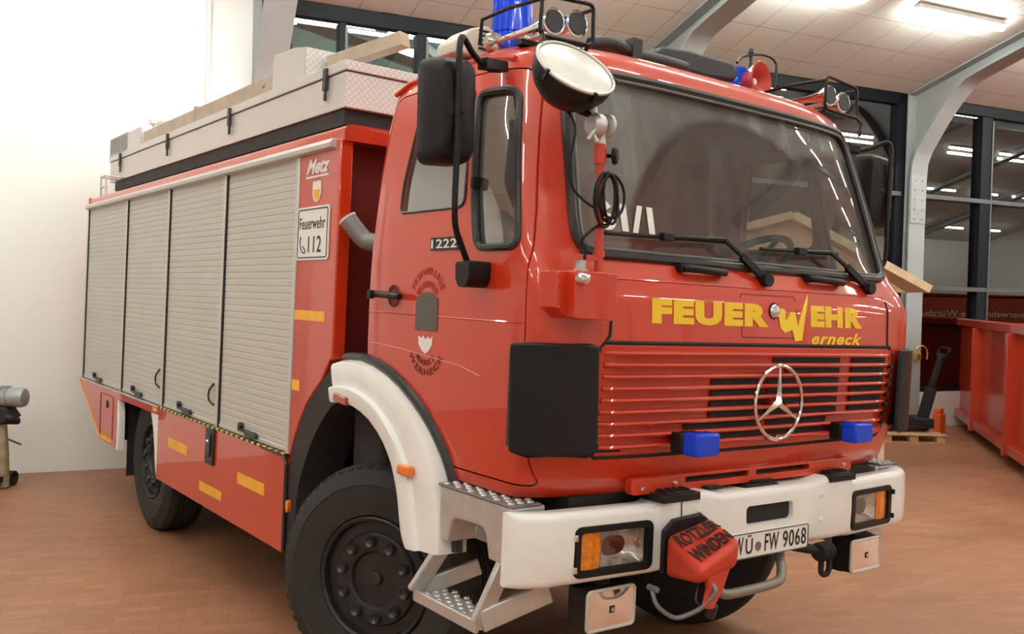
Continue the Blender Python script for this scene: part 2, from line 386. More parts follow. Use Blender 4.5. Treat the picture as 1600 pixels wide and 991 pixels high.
def dense(pts, step=0.05):
    out = []
    for i in range(len(pts)):
        a = Vector(pts[i]); b = Vector(pts[(i + 1) % len(pts)]); n = max(1, int((b - a).length / step))
        out += [tuple(a.lerp(b, k / n)) for k in range(n)]
    return out
def ringfill(mb, outline, f, rings=6):
    """fill a star-shaped outline with concentric rings mapped through f(u,v)->xyz"""
    c = Vector((sum(p[0] for p in outline) / len(outline), sum(p[1] for p in outline) / len(outline)))
    rows = []
    for k in range(rings + 1):
        s = 1 - k / rings * 0.999; rows.append([f(*(c + (Vector(p) - c) * s)) for p in outline])
    mb.grid(rows, closed=True); return mb
def smoothpath(pts, n=6, closed=False):
    pts = [Vector(p) for p in pts]; N = len(pts); out = []
    rng = range(N if closed else N - 1)
    for i in rng:
        if closed: p0, p1, p2, p3 = pts[i - 1], pts[i], pts[(i + 1) % N], pts[(i + 2) % N]
        else: p0, p1, p2, p3 = pts[max(i - 1, 0)], pts[i], pts[i + 1], pts[min(i + 2, N - 1)]
        for k in range(n):
            t = k / n
            out.append(0.5 * ((2 * p1) + (p2 - p0) * t + (2 * p0 - 5 * p1 + 4 * p2 - p3) * t * t + (3 * p1 - p0 - 3 * p2 + p3) * t ** 3))
    if not closed: out.append(pts[-1])
    return out
def text(body, place, bold=0.0, ext=0.02, shear=0.0, space=1.0):
    """text as a mesh; its bounding box is mapped to 0..1 x 0..1 and through place(u, v, depth01)"""
    cu = bpy.data.curves.new('t', 'FONT'); cu.body = body; cu.size = 1; cu.offset = bold; cu.extrude = ext; cu.shear = shear
    cu.space_character = space; cu.resolution_u = 4
    o = bpy.data.objects.new('t', cu); COL.objects.link(o); me = evaluated(o); bpy.data.objects.remove(o)
    xs = [v.co.x for v in me.vertices]; ys = [v.co.y for v in me.vertices]; x0, x1, y0, y1 = min(xs), max(xs), min(ys), max(ys)
    mb = MB(); mb.add([place((v.co.x - x0) / (x1 - x0), (v.co.y - y0) / (y1 - y0), 0.5 + v.co.z / (2 * ext)) for v in me.vertices], [tuple(p.vertices) for p in me.polygons])
    return mb
def lerp(a, b, t): return a + (b - a) * t
def tab(xs, ys, x):
    if x <= xs[0]: return ys[0]
    for i in range(len(xs) - 1):
        if x <= xs[i + 1]: return lerp(ys[i], ys[i + 1], (x - xs[i]) / (xs[i + 1] - xs[i]))
    return ys[-1]

# ------------------------------------------------------------------ the hall: frame (s along the back wall, d towards the camera)
WA = -0.20250845; P0 = Vector((0, 7.82859, 0)); EV = Vector((math.cos(WA), math.sin(WA), 0)); NV = Vector((-math.sin(WA), math.cos(WA), 0))
def RW(v): return P0 + EV * v[0] - NV * v[1] + Vector((0, 0, v[2]))
ZE, KS, DR, SL, SR = 5.29, 0.269, 11.5, -15.0, 42.0
ZR = ZE + KS * DR
def roofz(d): return ZE + KS * (d if d < DR else 2 * DR - d)
def wbuild(mb, name, m, parent=None, **k): return mb.build(name, m, parent, xf=RW, **k)

fl = MB().box(SL - .3, SR + .3, -0.3, 2 * DR + .3, -0.2, 0); struct(wbuild(fl, 'floor', M_FLOOR, smooth=False))
# back wall: white panel on the left, kick wall and head beam round the glazing
bw = MB().box(SL, 0.95, -0.25, 0, 0, ZE); bw.box(0.95, SR, -0.25, 0, 0, 0.56); bw.box(21.0, SR, -0.25, 0, 0.56, ZE)
struct(wbuild(bw, 'wall_back', M_WALL, smooth=False))
struct(wbuild(MB().box(SL, SR, 2 * DR, 2 * DR + .25, 0, ZE), 'wall_front', M_WALL, smooth=False))
for nm, s0, s1 in (('wall_left', SL - .25, SL), ('wall_right', SR, SR + .25)):
    g = MB(); g.prism([(0, 0), (2 * DR, 0), (2 * DR, ZE), (DR, ZR), (0, ZE)], 'X', s0, s1); struct(wbuild(g, nm, M_WALL, smooth=False))
# ceiling slopes: local XY = (s, along the slope) so that the tile joints follow it
SLO = DR / math.cos(math.atan(KS))
for nm, d0, sgn in (('ceiling', 0.0, 1), ('ceiling_rear', 2 * DR, -1)):
    c = MB().box(SL, SR, 0, SLO, *((-0.12, 0) if sgn > 0 else (0, 0.12)))
    o = c.build(nm, M_CEIL, smooth=False)
    ex = EV; a = math.atan(KS); ey = (-NV * sgn) * math.cos(a) + Vector((0, 0, math.sin(a))); ez = ex.cross(ey)
    mm = Matrix((ex, ey, ez)).transposed().to_4x4(); mm.translation = RW((0, d0, ZE)); o.matrix_world = mm; struct(o)
# thin white conduit in the panel joint
struct(wbuild(MB().box(0.13, 0.18, 0, 0.045, 0, ZE), 'trim_1', M_LAMPH, bevel=0.008))
struct(wbuild(MB().box(0.725, 0.76, 0, 0.03, 0, ZE), 'trim_2', M_WIN))
# steel portal frames: column, curved haunch and rafter
UND = [(0.10, 0.0), (0.085, 3.22), (0.087, 3.22), (0.09, 3.9), (0.115, 4.2), (0.19, 4.38), (0.30, 4.54), (0.43, 4.72), (0.56, 4.89), (0.71, 5.06), (0.87, 5.22), (1.05, 5.345), (1.40, 5.45), (DR, 5.45 + KS * (DR - 1.40))]
def portal(s0, n, rows=True):
    g = MB(); w = 0.172
    # web
    web = [(0.02, 0)] + [(p[0] - 0.005, p[1] + (0.01 if p[0] > 0.2 else 0)) for p in UND] + [(DR, roofz(DR) - 0.005), (0.02, ZE - 0.005)]
    g.prism(web, 'X', s0 - 0.012, s0 + 0.012)
    # inner flange strip following the under side
    t = 0.025; st = []
    for i, p in enumerate(UND):
        a = Vector(UND[max(i - 1, 0)]); b = Vector(UND[min(i + 1, len(UND) - 1)]); tg = (b - a).normalized() if (b - a).length else Vector((0, 1)); nn = Vector((tg.y, -tg.x))
        st.append((Vector(p), Vector(p) + nn * t))
    rows_ = []
    for a, b in st: rows_.append([(s0 - w, a.x, a.y), (s0 + w, a.x, a.y), (s0 + w, b.x, b.y), (s0 - w, b.x, b.y)])
    g.grid(rows_, closed=True); g.add(rows_[0], [(0, 1, 2, 3)]); g.add(rows_[-1], [(3, 2, 1, 0)])
    g.box(s0 - w, s0 + w, 0.0, 0.025, 0, ZE - .01)
    g.prism([(0.0, ZE - .03), (DR, ZR - .03), (DR, ZR - .005), (0.0, ZE - .005)], 'X', s0 - w, s0 + w)
    # splice plate with bolts where the haunch starts
    g.box(s0 - w + .01, s0 + w - .01, 0.11, 0.124, 3.25, 4.05)
    for z in (3.32, 3.47, 3.62, 3.77, 3.92):
        for x in (-0.08, 0.08): g.lathe([(0.016, 0), (0.012, 0.018)], (s0 + x, 0.122, z), (0, 1, 0), 8)
    if rows:
        # opposite half of the frame on the camera side of the ridge
        h = MB(); h.add([(v[0], 2 * DR - v[1], v[2]) for v in g.v], g.f); g.add(h.v, h.f)
    return struct(wbuild(g, 'trim_%d' % n, M_FRAME))
for i, s0 in enumerate((-9.1, -4.05, 0.80, 6.0, 10.89, 16.0, 21.1, 26.1, 31.1, 36.1)): portal(s0, 3 + i)
# glazing between the frames
def window(n, s0, s1, mulls, trans=(2.24, 3.71), base=0.56, gm=None):
    root = MB(); root.box(s0, s1, -0.20, -0.02, 5.12, ZE); root.box(s0, s1, -0.2, -0.02, base, base + 0.07)
    root.box(s0, s0 + 0.09, -0.2, -0.02, base, ZE); root.box(s1 - 0.3, s1, -0.2, -0.02, base, ZE)
    for a, b in mulls: root.box(a, b, -0.16, 0.0, base, 5.1)
    w = struct(wbuild(root, 'window_%d' % n, M_WIN, bevel=0.006))
    tb = MB()
    for z in trans: tb.box(s0 + .05, s1 - .2, -0.14, 0.01, z - 0.035, z + 0.035)
    for a, b in mulls: tb.box(b - 0.02, b + 0.015, -0.1, 0.015, base, 5.05)
    o = wbuild(tb, 'glazing_bar', M_WINL, w, bevel=0.004); o['kind'] = 'structure'
    g = wbuild(MB().box(s0 + .04, s1 - .04, -0.105, -0.095, base, 5.14), 'window_pane', gm or M_PGLASS, w, smooth=False); g['kind'] = 'structure'
window(1, 0.98, 5.82, [(1.62, 1.70), (2.58, 2.70)], trans=(2.3, 3.71), gm=M_PGLASS2)
window(2, 6.18, 10.84, [(7.4, 7.65), (8.8, 9.05)])
window(3, 11.12, 15.92, [(12.44, 12.69), (14.0, 14.25)])
window(4, 16.28, 20.95, [(17.4, 17.65), (18.9, 19.15)])
# dark yard beyond the glazing
yard = MB().box(SL, SR, -14, -0.3, -0.25, -0.05); struct(wbuild(yard, 'trim_20', mat('asphalt_night', (0.03, 0.03, 0.032), 0.9), smooth=False))

M_BACKDROP = mat('added_backdrop_wall', (0.33, 0.41, 0.38), 0.7, noise=0.5, nscale=0.9)  # mottling put in for light and dark reflections in the panes
nb_ = MB().box(-3, 8.5, -5.2, -5.0, -0.05, 8.0); struct(wbuild(nb_, 'trim_21', M_BACKDROP, smooth=False))  # wall added outside to brighten the view through the upper left window
rb_ = MB()
for s0 in (1.2, 3.6, 6.2): rb_.prism([(-4.9, 6.9), (-0.9, 4.9), (-0.9, 4.78), (-4.9, 6.74)], 'X', s0, s0 + 0.09)
rb_.prism([(0.9, 5.62), (5.9, 4.55), (5.9, 4.42), (0.9, 5.5)], 'Y', -1.5, -1.4); rb_.prism([(0.9, 5.0), (5.9, 4.1), (5.9, 4.05), (0.9, 4.95)], 'Y', -1.5, -1.4); rb_.box(0.9, 1.0, -1.5, -1.4, -0.05, 5.6); rb_.box(5.8, 5.9, -1.5, -1.4, -0.05, 4.55)
struct(wbuild(rb_, 'trim_22', M_WIN, smooth=False))
# ------------------------------------------------------------------ ceiling lamps
GL = 'rows of fluorescent ceiling lamps'
def lamp(s0, d0, first, desc):
    """1.6 m batten under the ceiling slope"""
    z = roofz(d0) - 0.02; L = 1.6
    if first is None:
        r = empty('ceiling_lamp', RW((s0, d0, z)), (0, 0, WA))
        h = MB(); h.box(0, L, -0.05, 0.05, -0.045, 0.01)
        h.build('lamp_housing', M_LAMPH, r, bevel=0.006)
        t = MB().tube([(0.0, 0, -0.075), (L, 0, -0.075)], 0.045, 12); t.build('tube', M_TUBE, r)
    else:
        r = first.copy(); COL.objects.link(r); r.location = RW((s0, d0, z))
        for c in first.children:
            k = c.copy(); COL.objects.link(k); k.parent = r
    return tag(r, desc, 'ceiling lamp', GL)
spots = []
for k in range(9): spots.append((8.6 + 2.5 * (k - 5), 2.04))
for d in (5.6, 9.4): spots += [(-11 + 2.5 * k, d) for k in range(15)]
spots += [(-12.4 + 2.6 * k, 13.5) for k in range(5)]  # unseen lamps added behind the camera to light the truck's front and side
spots += [(-12 + 2.6 * k, 17.0) for k in range(13)]  # another unseen row added to brighten the front of the truck
for d in (13.45, 13.85): spots += [(22.4 + 2.7 * k + (0.4 if d > 13.6 else 0), d) for k in range(5)]
spots += [(25.6 + 2.6 * k, 17.0) for k in range(5)]
spots += [(31.0 + 2.6 * k, 21.0) for k in range(4)]
ol_ = empty('yard_lamp', RW((2.75, -3.4, 5.75)), (0, 0, WA)); tag(ol_, 'yard lamp shining outside behind the upper left window', 'outdoor lamp')
MB().tube([(0, 0, 0), (0.9, 0, 0)], 0.09, 12).build('tube', mat('yard_tube', (1, 1, 1), 0.5, emit=((0.75, 1.0, 0.9), 45.0)), ol_); MB().box(-.05, .95, -.08, .08, 0.05, 0.12).build('lamp_housing', M_LAMPH, ol_); MB().bar((0.45, 0.0, 0.1), (0.45, 1.5, 0.35), 0.05, 0.05).build('bracket', M_WIN, ol_)
proto = None
for s_, d_ in spots:
    vis = abs(s_ - 8.6) < .01 and d_ == 2.04
    vis2 = abs(s_ - 6.1) < .01 and d_ == 2.04
    o = lamp(s_, d_, proto, 'glowing fluorescent lamp on the tiled ceiling at upper right, above the grey curved frame' if vis else 'fluorescent ceiling lamp cut off by the top edge of the picture, above the red loudspeaker' if vis2 else 'fluorescent ceiling lamp outside the picture, at most mirrored in the glass, some added for light')
    if proto is None: proto = o

# ------------------------------------------------------------------ THE FIRE ENGINE (truck frame: x across, -y forward, z up)
TR = 0.023255
truck = empty('fire_engine', (0, 0, 0), (0, TR, 0))
tag(truck, 'red and white fire engine with roller shutters parked in the hall, filling the picture', 'fire engine')

# ---- cab surface
ZS = [1.17, 1.21, 1.32, 1.50, 1.72, 1.95, 2.03, 2.10, 2.15, 2.27, 2.50, 2.72, 2.86, 2.92, 2.97, 3.01, 3.04, 3.055]
FC = [0.140, 0.100, 0.066, 0.046, 0.035, 0.045, 0.070, 0.115, 0.128, 0.160, 0.205, 0.248, 0.285, 0.300, 0.345, 0.43, 0.56, 0.80]
HW = [1.190, 1.200, 1.208, 1.216, 1.222, 1.222, 1.220, 1.217, 1.215, 1.207, 1.187, 1.160, 1.137, 1.115, 1.070, 1.00, 0.88, 0.60]
NN = [3.0, 3.0, 3.6, 5.0, 7.2, 8, 7.5, 7, 6.5, 6, 5, 4.2, 4.0, 4.0, 4.0, 4.0, 4, 3.5]
DD = [0.19, 0.19, 0.22, 0.26, 0.31, 0.3, 0.35, 0.40, 0.44, 0.50, 0.56, 0.60, 0.60, 0.60, 0.6, 0.55, 0.5, 0.3]
YR = [1.46, 1.46, 1.46, 1.46, 1.46, 1.46, 1.46, 1.46, 1.46, 1.455, 1.45, 1.44, 1.42, 1.40, 1.37, 1.32, 1.22, 1.05]
def cab_y(x, z, off=0.0):
    f = tab(ZS, FC, z); h = tab(ZS, HW, z); n = tab(ZS, NN, z); D = tab(ZS, DD, z); t = min(abs(x) / h, 1.0)
    return f + D * (1 - max(0, 1 - t ** n) ** (1 / n)) - off
def cab_x(y, z, off=0.0):
    f = tab(ZS, FC, z); h = tab(ZS, HW, z); n = tab(ZS, NN, z); D = tab(ZS, DD, z); k = (y - f) / D
    if k >= 1: return h + off
    return h * max(0, 1 - (1 - k) ** n) ** (1 / n) + off
def cab_row(z, inset=0.0, n=26):
    f = tab(ZS, FC, z) + inset; h = tab(ZS, HW, z) - inset; e = tab(ZS, NN, z); D = tab(ZS, DD, z); yr = tab(ZS, YR, z) - inset
    pts = []
    for k in range(n + 1):
        a = PI / 2 * (k / n)
        x = h * math.sin(a) ** (2 / e); y = f + D * (1 - math.cos(a) ** (2 / e)); pts.append((x, y))
    mid = [(h, lerp(f + D, yr - 0.05, k / 5)) for k in range(1, 5)]
    cor = [(h - 0.05 * (1 - math.cos(PI / 2 * k / 4)), yr - 0.05 + 0.05 * math.sin(PI / 2 * k / 4)) for k in range(5)]
    half = pts + mid + cor
    return [(x, y, z) for x, y in half] + [(-x, y, z) for x, y in reversed(half[1:])]
def loft(zs, inset=0.0, seed=None):
    rows = [cab_row(z, inset) for z in zs]
    # rows start at x=0 front and come back round: insert rear middle by closing
    mb = MB(); mb.grid(rows, closed=True)
    n = len(rows[0]); mb.add(rows[0], [tuple(range(n))]); mb.add(rows[-1], [tuple(range(n))[::-1]])
    return mb
zz = []
for i in range(len(ZS) - 1):
    m_ = max(1, int((ZS[i + 1] - ZS[i]) / 0.05)); zz += [lerp(ZS[i], ZS[i + 1], k / m_) for k in range(m_)]
zz.append(ZS[-1])
outer = loft(zz)
inner = loft([z for z in zz if 1.24 < z < 2.93], 0.05)
WS_OUT = rpoly([(-1.03, 2.112), (1.03, 2.112), (1.015, 2.30), (0.985, 2.60), (0.945, 2.865), (-0.945, 2.865), (-0.985, 2.60), (-1.015, 2.30)], [0.10, 0.10, 0.05, 0.08, 0.12, 0.12, 0.08, 0.05], 6)
WS_OUT = dense(WS_OUT, 0.05)
MAINW = rpoly([(0.66, 2.30), (1.185, 2.30), (1.185, 2.42), (1.115, 2.80), (0.70, 2.80)], [0.05, 0.03, 0.03, 0.06, 0.03], 5)
QUARW = rpoly([(0.275, 2.125), (0.54, 2.125), (0.60, 2.35), (0.665, 2.775), (0.46, 2.775)], [0.05, 0.05, 0.04, 0.05, 0.06], 5)
cut_ws = MB().prism(WS_OUT, 'Y', -0.6, 0.95)
ARC = (1.5, 0.6, 1.0)
def arc_poly(cy, cz, r, n=36): return [(cy + r * math.cos(2 * PI * k / n), cz + r * math.sin(2 * PI * k / n)) for k in range(n)]
cut_arch = MB().prism(arc_poly(*ARC, 64), 'X', -1.6, 1.6)
cuts = [('DIFFERENCE', inner, 1), ('DIFFERENCE', cut_ws, 0), ('DIFFERENCE', MB().prism(MAINW, 'X', -1.6, 1.6), 0), ('DIFFERENCE', MB().prism(QUARW, 'X', -1.6, 1.6), 0),
        ('DIFFERENCE', cut_arch, 0)]
rearw = MB().prism(rrect(-0.75, 0.75, 2.25, 2.68, 0.08), 'Y', 1.3, 1.6)
shell = booleans(outer, cuts, [M_RED, M_INT])
# doors split off along their gap
DOOR = rpoly([(0.185, 1.225), (1.425, 1.225), (1.425, 2.2), (1.37, 2.86), (0.42, 2.86), (0.20, 2.05)], [0.02, 0.02, 0.02, 0.07, 0.07, 0.1], 5)
def grow(pts, g):
    c = Vector((sum(p[0] for p in pts) / len(pts), sum(p[1] for p in pts) / len(pts))); out = []
    for i, p in enumerate(pts):
        a = Vector(pts[i - 1]); b = Vector(pts[(i + 1) % len(pts)]); t = (b - a).normalized(); n = Vector((t.y, -t.x))
        if n.dot(Vector(p) - c) < 0: n = -n
        out.append(tuple(Vector(p) + n * g))
    return out
doors = []
for sx in (-1, 1):
    a, b = (-1.5, -0.7) if sx < 0 else (0.7, 1.5)
    doors.append(booleans(shell, [('INTERSECT', MB().prism(DOOR, 'X', a, b), 0)], [M_RED, M_INT]))
dcut = MB().prism(grow(DOOR, 0.007), 'X', -1.5, -0.7); dcut.prism(grow(DOOR, 0.007), 'X', 0.7, 1.5)
cabm = booleans(shell, [('DIFFERENCE', dcut, 0)], [M_RED, M_INT])
cab = link('cab', cabm, [M_RED, M_INT], truck)
door_obs = [link('cab_door', d, [M_RED, M_INT], truck) for d in doors]
# black seal behind the door gap
for sx in (-1, 1):
    g = MB(); pth = [(sx * (cab_x(y, z) - 0.03), y, z) for y, z in dense(DOOR, 0.08) if (y - ARC[0]) ** 2 + (z - ARC[1]) ** 2 > 1.03 ** 2]
    # split at the arch
    i0 = max(range(len(pth)), key=lambda i: (Vector(pth[i]) - Vector(pth[i - 1])).length); pth = pth[i0:] + pth[:i0]
    g.tube(pth, 0.012, 6); g.build('door_seal', M_GASK, truck)

# ---- windscreen, its gasket and side windows
def fr_map(off): return lambda x, z: (x, cab_y(x, z, off), z)
g = MB(); ringfill(g, WS_OUT, fr_map(-0.012), 10); g.build('windscreen', M_WGLASS, truck)
g = MB(); pts = [(x, cab_y(x, z, 0.004), z) for x, z in WS_OUT]; g.tube(pts, 0.021, 8, closed=True); g.build('windscreen_gasket', M_GASK, truck)
WS2 = grow(WS_OUT, -0.022)
g = MB(); g.tube([(x, cab_y(x, z, 0.016), z) for x, z in WS2], 0.006, 6, closed=True); g.build('gasket_filler_strip', M_STEEL, truck)
for sx in (-1, 1):
    for nm, ol, mt in (('door_window', MAINW, M_SGLASS), ('quarter_window', QUARW, M_SGLASS)):
        dn = dense(ol, 0.06)
        g = MB(); ringfill(g, dn, lambda y, z: (sx * cab_x(y, z, -0.012), y, z), 4)
        pane = g.build(nm, mt, truck)
        g = MB(); g.tube([(sx * cab_x(y, z, 0.001), y, z) for y, z in dn], 0.007 if nm[0] == 'd' else 0.016, 8, closed=True); g.build('window_seal', M_GASK, pane)
    # raised rib that runs down behind the quarter window
    g = MB(); g.tube([(sx * cab_x(y, z, -0.004), y, z) for y, z in ((1.42, 1.98), (1.0, 1.985), (0.72, 1.98), (0.30, 1.975))], 0.006, 6)
# quarter-window latch and door handle
g = MB(); g.box(-1.225, -1.185, 0.575, 0.60, 2.37, 2.42); g.build('window_latch', M_BLACK, truck, bevel=0.006)
for sx in (-1, 1):
    h = MB(); h.tube([(sx * 1.258, 1.310, 1.925), (sx * 1.264, 1.27, 1.928), (sx * 1.258, 1.07, 1.918)], 0.016, 12)
    h.box(sx * 1.262 - .03, sx * 1.262 + .005 * sx, 1.290, 1.320, 1.905, 1.945)
    dh = h.build('door_handle', M_BLACK, door_obs[0 if sx < 0 else 1], bevel=0.004)
    h = MB(); h.lathe([(0.052, 0), (0.05, 0.006), (0.042, 0.004), (0.03, -0.001)], (sx * 1.222, 1.185, 1.922), (sx, 0, 0), 24)
    h.build('handle_recess', M_REDDARK, dh)
# roof gutter above the doors
for sx in (-1, 1):
    g = MB(); g.tube([(sx * cab_x(y, z, 0.008), y, z) for y, z in ((1.40, 2.885), (1.30, 2.93), (1.0, 2.945), (0.7, 2.94), (0.52, 2.91))], 0.012, 8); g.build('roof_gutter', M_RED, truck)
# interior
g = MB(); g.box(-1.12, 1.12, 0.35, 1.38, 1.27, 1.32); g.build('cab_floor', M_INT, truck)
g = MB(); g.prism([(0.17, 1.35), (0.55, 1.35), (0.62, 1.90), (0.50, 2.08), (0.20, 2.07), (0.15, 1.9)], 'X', -1.08, 1.08); g.build('dashboard', M_DASH, truck, bevel=0.02)
g = MB(); g.box(-0.35, 0.25, 0.50, 0.60, 2.07, 2.13); g.build('dash_binnacle', M_BLACK, truck, bevel=0.01)
for x0 in (-0.65, 0.62):
    st = MB(); st.box(x0 - .26, x0 + .26, 0.85, 1.35, 1.55, 1.72); s_ = st.build('cab_seat', M_SEAT, truck, bevel=0.04)
    st = MB(); st.box(x0 - .25, x0 + .25, 1.25, 1.36, 1.70, 2.25); st.build('seat_back', M_SEAT, s_, bevel=0.04)
g = MB(); cen = Vector((0.56, 0.63, 2.17)); nn = Vector((0, 0.55, 0.83)).normalized(); u = Vector((1, 0, 0)); w = nn.cross(u)
ring = [cen + (u * math.cos(2 * PI * k / 32) + w * math.sin(2 * PI * k / 32)) * 0.235 for k in range(32)]
g.tube(ring, 0.019, 10, closed=True)
for a in (0.3, 2.85, 4.7): g.tube([cen - nn * .03, cen + (u * math.cos(a) + w * math.sin(a)) * 0.23], 0.014, 8)
g.tube([cen - nn * .02, cen - nn * 0.35], 0.03, 10); g.build('steering_wheel', M_BLACK, truck)
# red bar in the cab, added for the red reflection on the screen
g = MB(); g.box(-0.75, -0.1, 1.32, 1.40, 2.36, 2.47); g.build('reflection_bar', M_HORNRED, truck, bevel=0.01)
# white unit number on a board behind the screen
text('61/1', lambda a, b, d: (lerp(-0.905, -0.605, a), cab_y(lerp(-0.905, -0.605, a), lerp(2.212, 2.328, b), -0.008 + 0.002 * d), lerp(2.212, 2.328, b)), bold=0.04).build('unit_number', M_WVIN, truck, smooth=False)

# ---- cab front: bonnet flap, grille, emblem, letters
def fbox(mb, x0, x1, z0, z1, off0, off1, nx=12):
    """slab following the cab front"""
    for (a, b) in [(x0, x1)]:
        rows = []
        for k in range(nx + 1):
            x = lerp(a, b, k / nx); rows.append([(x, cab_y(x, z0, off0), z0), (x, cab_y(x, z0, off1), z0), (x, cab_y(x, z1, off1), z1), (x, cab_y(x, z1, off0), z1)])
        mb.grid(rows, closed=True); mb.add(rows[0], [(0, 1, 2, 3)]); mb.add(rows[-1], [(3, 2, 1, 0)])
    return mb
# bonnet flap seams (black gaps)
g = MB()
seam = [(-0.925, 2.015), (-0.925, 1.86), (-0.93, 1.80), (-0.955, 1.772), (-0.985, 1.74), (-0.992, 1.69), (-0.990, 1.42), (-0.975, 1.355), (-0.94, 1.33), (0, 1.325), (0.94, 1.33), (0.975, 1.36), (0.985, 1.45), (0.992, 1.69), (0.98, 1.74), (0.95, 1.77), (0.93, 1.79), (0.93, 2.0)]
sp = []
for i in range(len(seam) - 1):
    a = Vector(seam[i]); b = Vector(seam[i + 1]); n_ = max(1, int((b - a).length / 0.05)); sp += [tuple(a.lerp(b, k / n_)) for k in range(n_)]
sp.append(seam[-1])
g.tube([(x, cab_y(x, z, -0.002), z) for x, z in sp], 0.008, 6)
g.build('bonnet_gap', M_BLACKM, truck)
g = MB(); g.tube([(lerp(-0.955, 0.955, k / 30), cab_y(lerp(-0.955, 0.955, k / 30), 1.775, -0.001), 1.775) for k in range(31)], 0.009, 6)
g.build('bonnet_gap', M_BLACKM, truck)
g = MB()
g.tube([(lerp(-0.925, 0.93, k / 30), cab_y(lerp(-0.925, 0.93, k / 30), 2.02, 0.0), 2.02) for k in range(31)], 0.004, 6); g.build('bonnet_crease', M_RED, truck)
# grille: recessed backing, nine louvres, openings
gr = MB(); fbox(gr, -0.972, 0.972, 1.345, 1.760, 0.006, -0.004, 24)
grille = gr.build('grille', M_RED, truck)
pitch = 0.0455
for k in range(9):
    z = 1.735 - pitch * k; xl = 0.955 - 0.0005 * k
    lv = MB(); rows = []
    for i in range(31):
        x = lerp(-xl, xl, i / 30); e = min(1, (1 - abs(x) / xl) * 18 + 0.15)
        y = cab_y(x, z, 0)
        rows.append([(x, y + 0.0, z + 0.012), (x, y - 0.030 * e, z + 0.008), (x, y - 0.034 * e, z), (x, y - 0.028 * e, z - 0.007), (x, y + 0.0, z - 0.010)])
    lv.grid(rows, closed=True); lv.add(rows[0], [(0, 1, 2, 3, 4)]); lv.add(rows[-1], [(4, 3, 2, 1, 0)])
    lv.build('grille_louvre', M_RED, grille)
op = MB()
for k in range(8):
    z1 = 1.735 - pitch * k - 0.013; z0 = z1 - 0.022
    segs = []
    if k == 0: segs = [(0.03, 0.52), (0.62, 0.90)]
    elif k in (1,): segs = [(0.12, 0.52), (0.62, 0.90)]
    elif k < 6: segs = [(-0.36, -0.02), (0.0, 0.52), (0.62, 0.90)]
    elif k == 6: segs = [(-0.5, -0.02), (0.02, 0.45)]
    else: segs = [(-0.5, 0.46)]
    for a, b in segs: fbox(op, a, b, z0, z1, 0.0095, 0.0065, 8)
fbox(op, -0.955, -0.83, 1.352, 1.380, 0.0105, 0.0065, 3)
split(op, 'grille_opening', M_BLACKM, grille, smooth=False)
hk = MB()
for z in (1.69, 1.645, 1.60, 1.55, 1.50, 1.455, 1.41): fbox(hk, 0.94, 0.965, z - 0.02, z, 0.02, 0.0, 2)
split(hk, 'louvre_clip', M_BLACKM, grille, smooth=False)
# three-pointed emblem
em = MB(); cx, cz, R_ = 0.0, 1.533, 0.158; y0 = -0.032
em.tube([(cx + R_ * math.cos(2 * PI * k / 48), y0, cz + R_ * math.sin(2 * PI * k / 48)) for k in range(48)], 0.0085, 10, closed=True)
for k in range(3):
    a = PI / 2 + k * 2 * PI / 3; tip = Vector((cx + R_ * math.cos(a), y0, cz + R_ * math.sin(a)))
    pr_ = Vector((-math.sin(a), 0, math.cos(a))); c = Vector((cx, y0, cz))
    inner_l = c + Vector((math.cos(a + PI / 3), 0, math.sin(a + PI / 3))) * 0.020; inner_r = c + Vector((math.cos(a - PI / 3), 0, math.sin(a - PI / 3))) * 0.020
    top = c + Vector((0, -0.016, 0)); bk = c + Vector((0, 0.006, 0))
    em.add([top, inner_l, tip + pr_ * 0.003, tip - pr_ * 0.003, inner_r, bk], [(0, 1, 2), (0, 2, 3), (0, 3, 4), (5, 2, 1), (5, 3, 2), (5, 4, 3)])
em.lathe([(0.014, 0), (0.014, 0.06)], (cx, -0.03, cz - 0.157), (0, 1, 0), 8); em.lathe([(0.010, 0), (0.010, 0.06)], (cx, -0.02, cz), (0, 1, 0), 8)
em.build('star_emblem', M_CHROME, truck)
# service flap with lock
g = MB(); fl_ = rrect(-0.178, 0.195, 1.808, 1.992, 0.012, 3); dn = dense(fl_, 0.05); g.tube([(x, cab_y(x, z, -0.0015), z) for x, z in dn], 0.0035, 5, closed=True); g.build('service_flap_gap', M_REDDARK, truck)
# lettering
def fl(x0, x1, z0, z1, off=0.0015, th=0.0015, sh=0.0):
    return lambda a, b, d: (lerp(x0, x1, a) , cab_y(lerp(x0, x1, a), lerp(z0, z1, b), off + th * d), lerp(z0, z1, b) + sh * (a - 0.5))
text('FEUER', fl(-0.716, 0.000, 1.853, 1.953), bold=0.07, space=1.16).build('bonnet_lettering', M_YEL, truck, smooth=False)
text('EHR', fl(0.300, 0.704, 1.862, 1.960), bold=0.07, space=1.16).build('bonnet_lettering', M_YEL, truck, smooth=False)
text('erneck', fl(0.305, 0.702, 1.782, 1.838), bold=0.03, shear=0.35, space=1.12).build('bonnet_lettering', M_YEL, truck, smooth=False)
wv = [(0.040, 1.915), (0.085, 1.940), (0.110, 1.935), (0.118, 1.880), (0.150, 1.925), (0.185, 1.925), (0.203, 1.862), (0.245, 1.955), (0.295, 2.010), (0.262, 1.925), (0.235, 1.800), (0.185, 1.795), (0.165, 1.845), (0.110, 1.832), (0.082, 1.850), (0.068, 1.900)]
wv = dense(wv, 0.02)
g = MB(); n = len(wv); g.add([(x, cab_y(x, z, 0.0035), z) for x, z in wv] + [(x, cab_y(x, z, 0.001), z) for x, z in wv], [tuple(range(n)), tuple(range(n, 2 * n))[::-1]] + [(i, (i + 1) % n, n + (i + 1) % n, n + i) for i in range(n)])
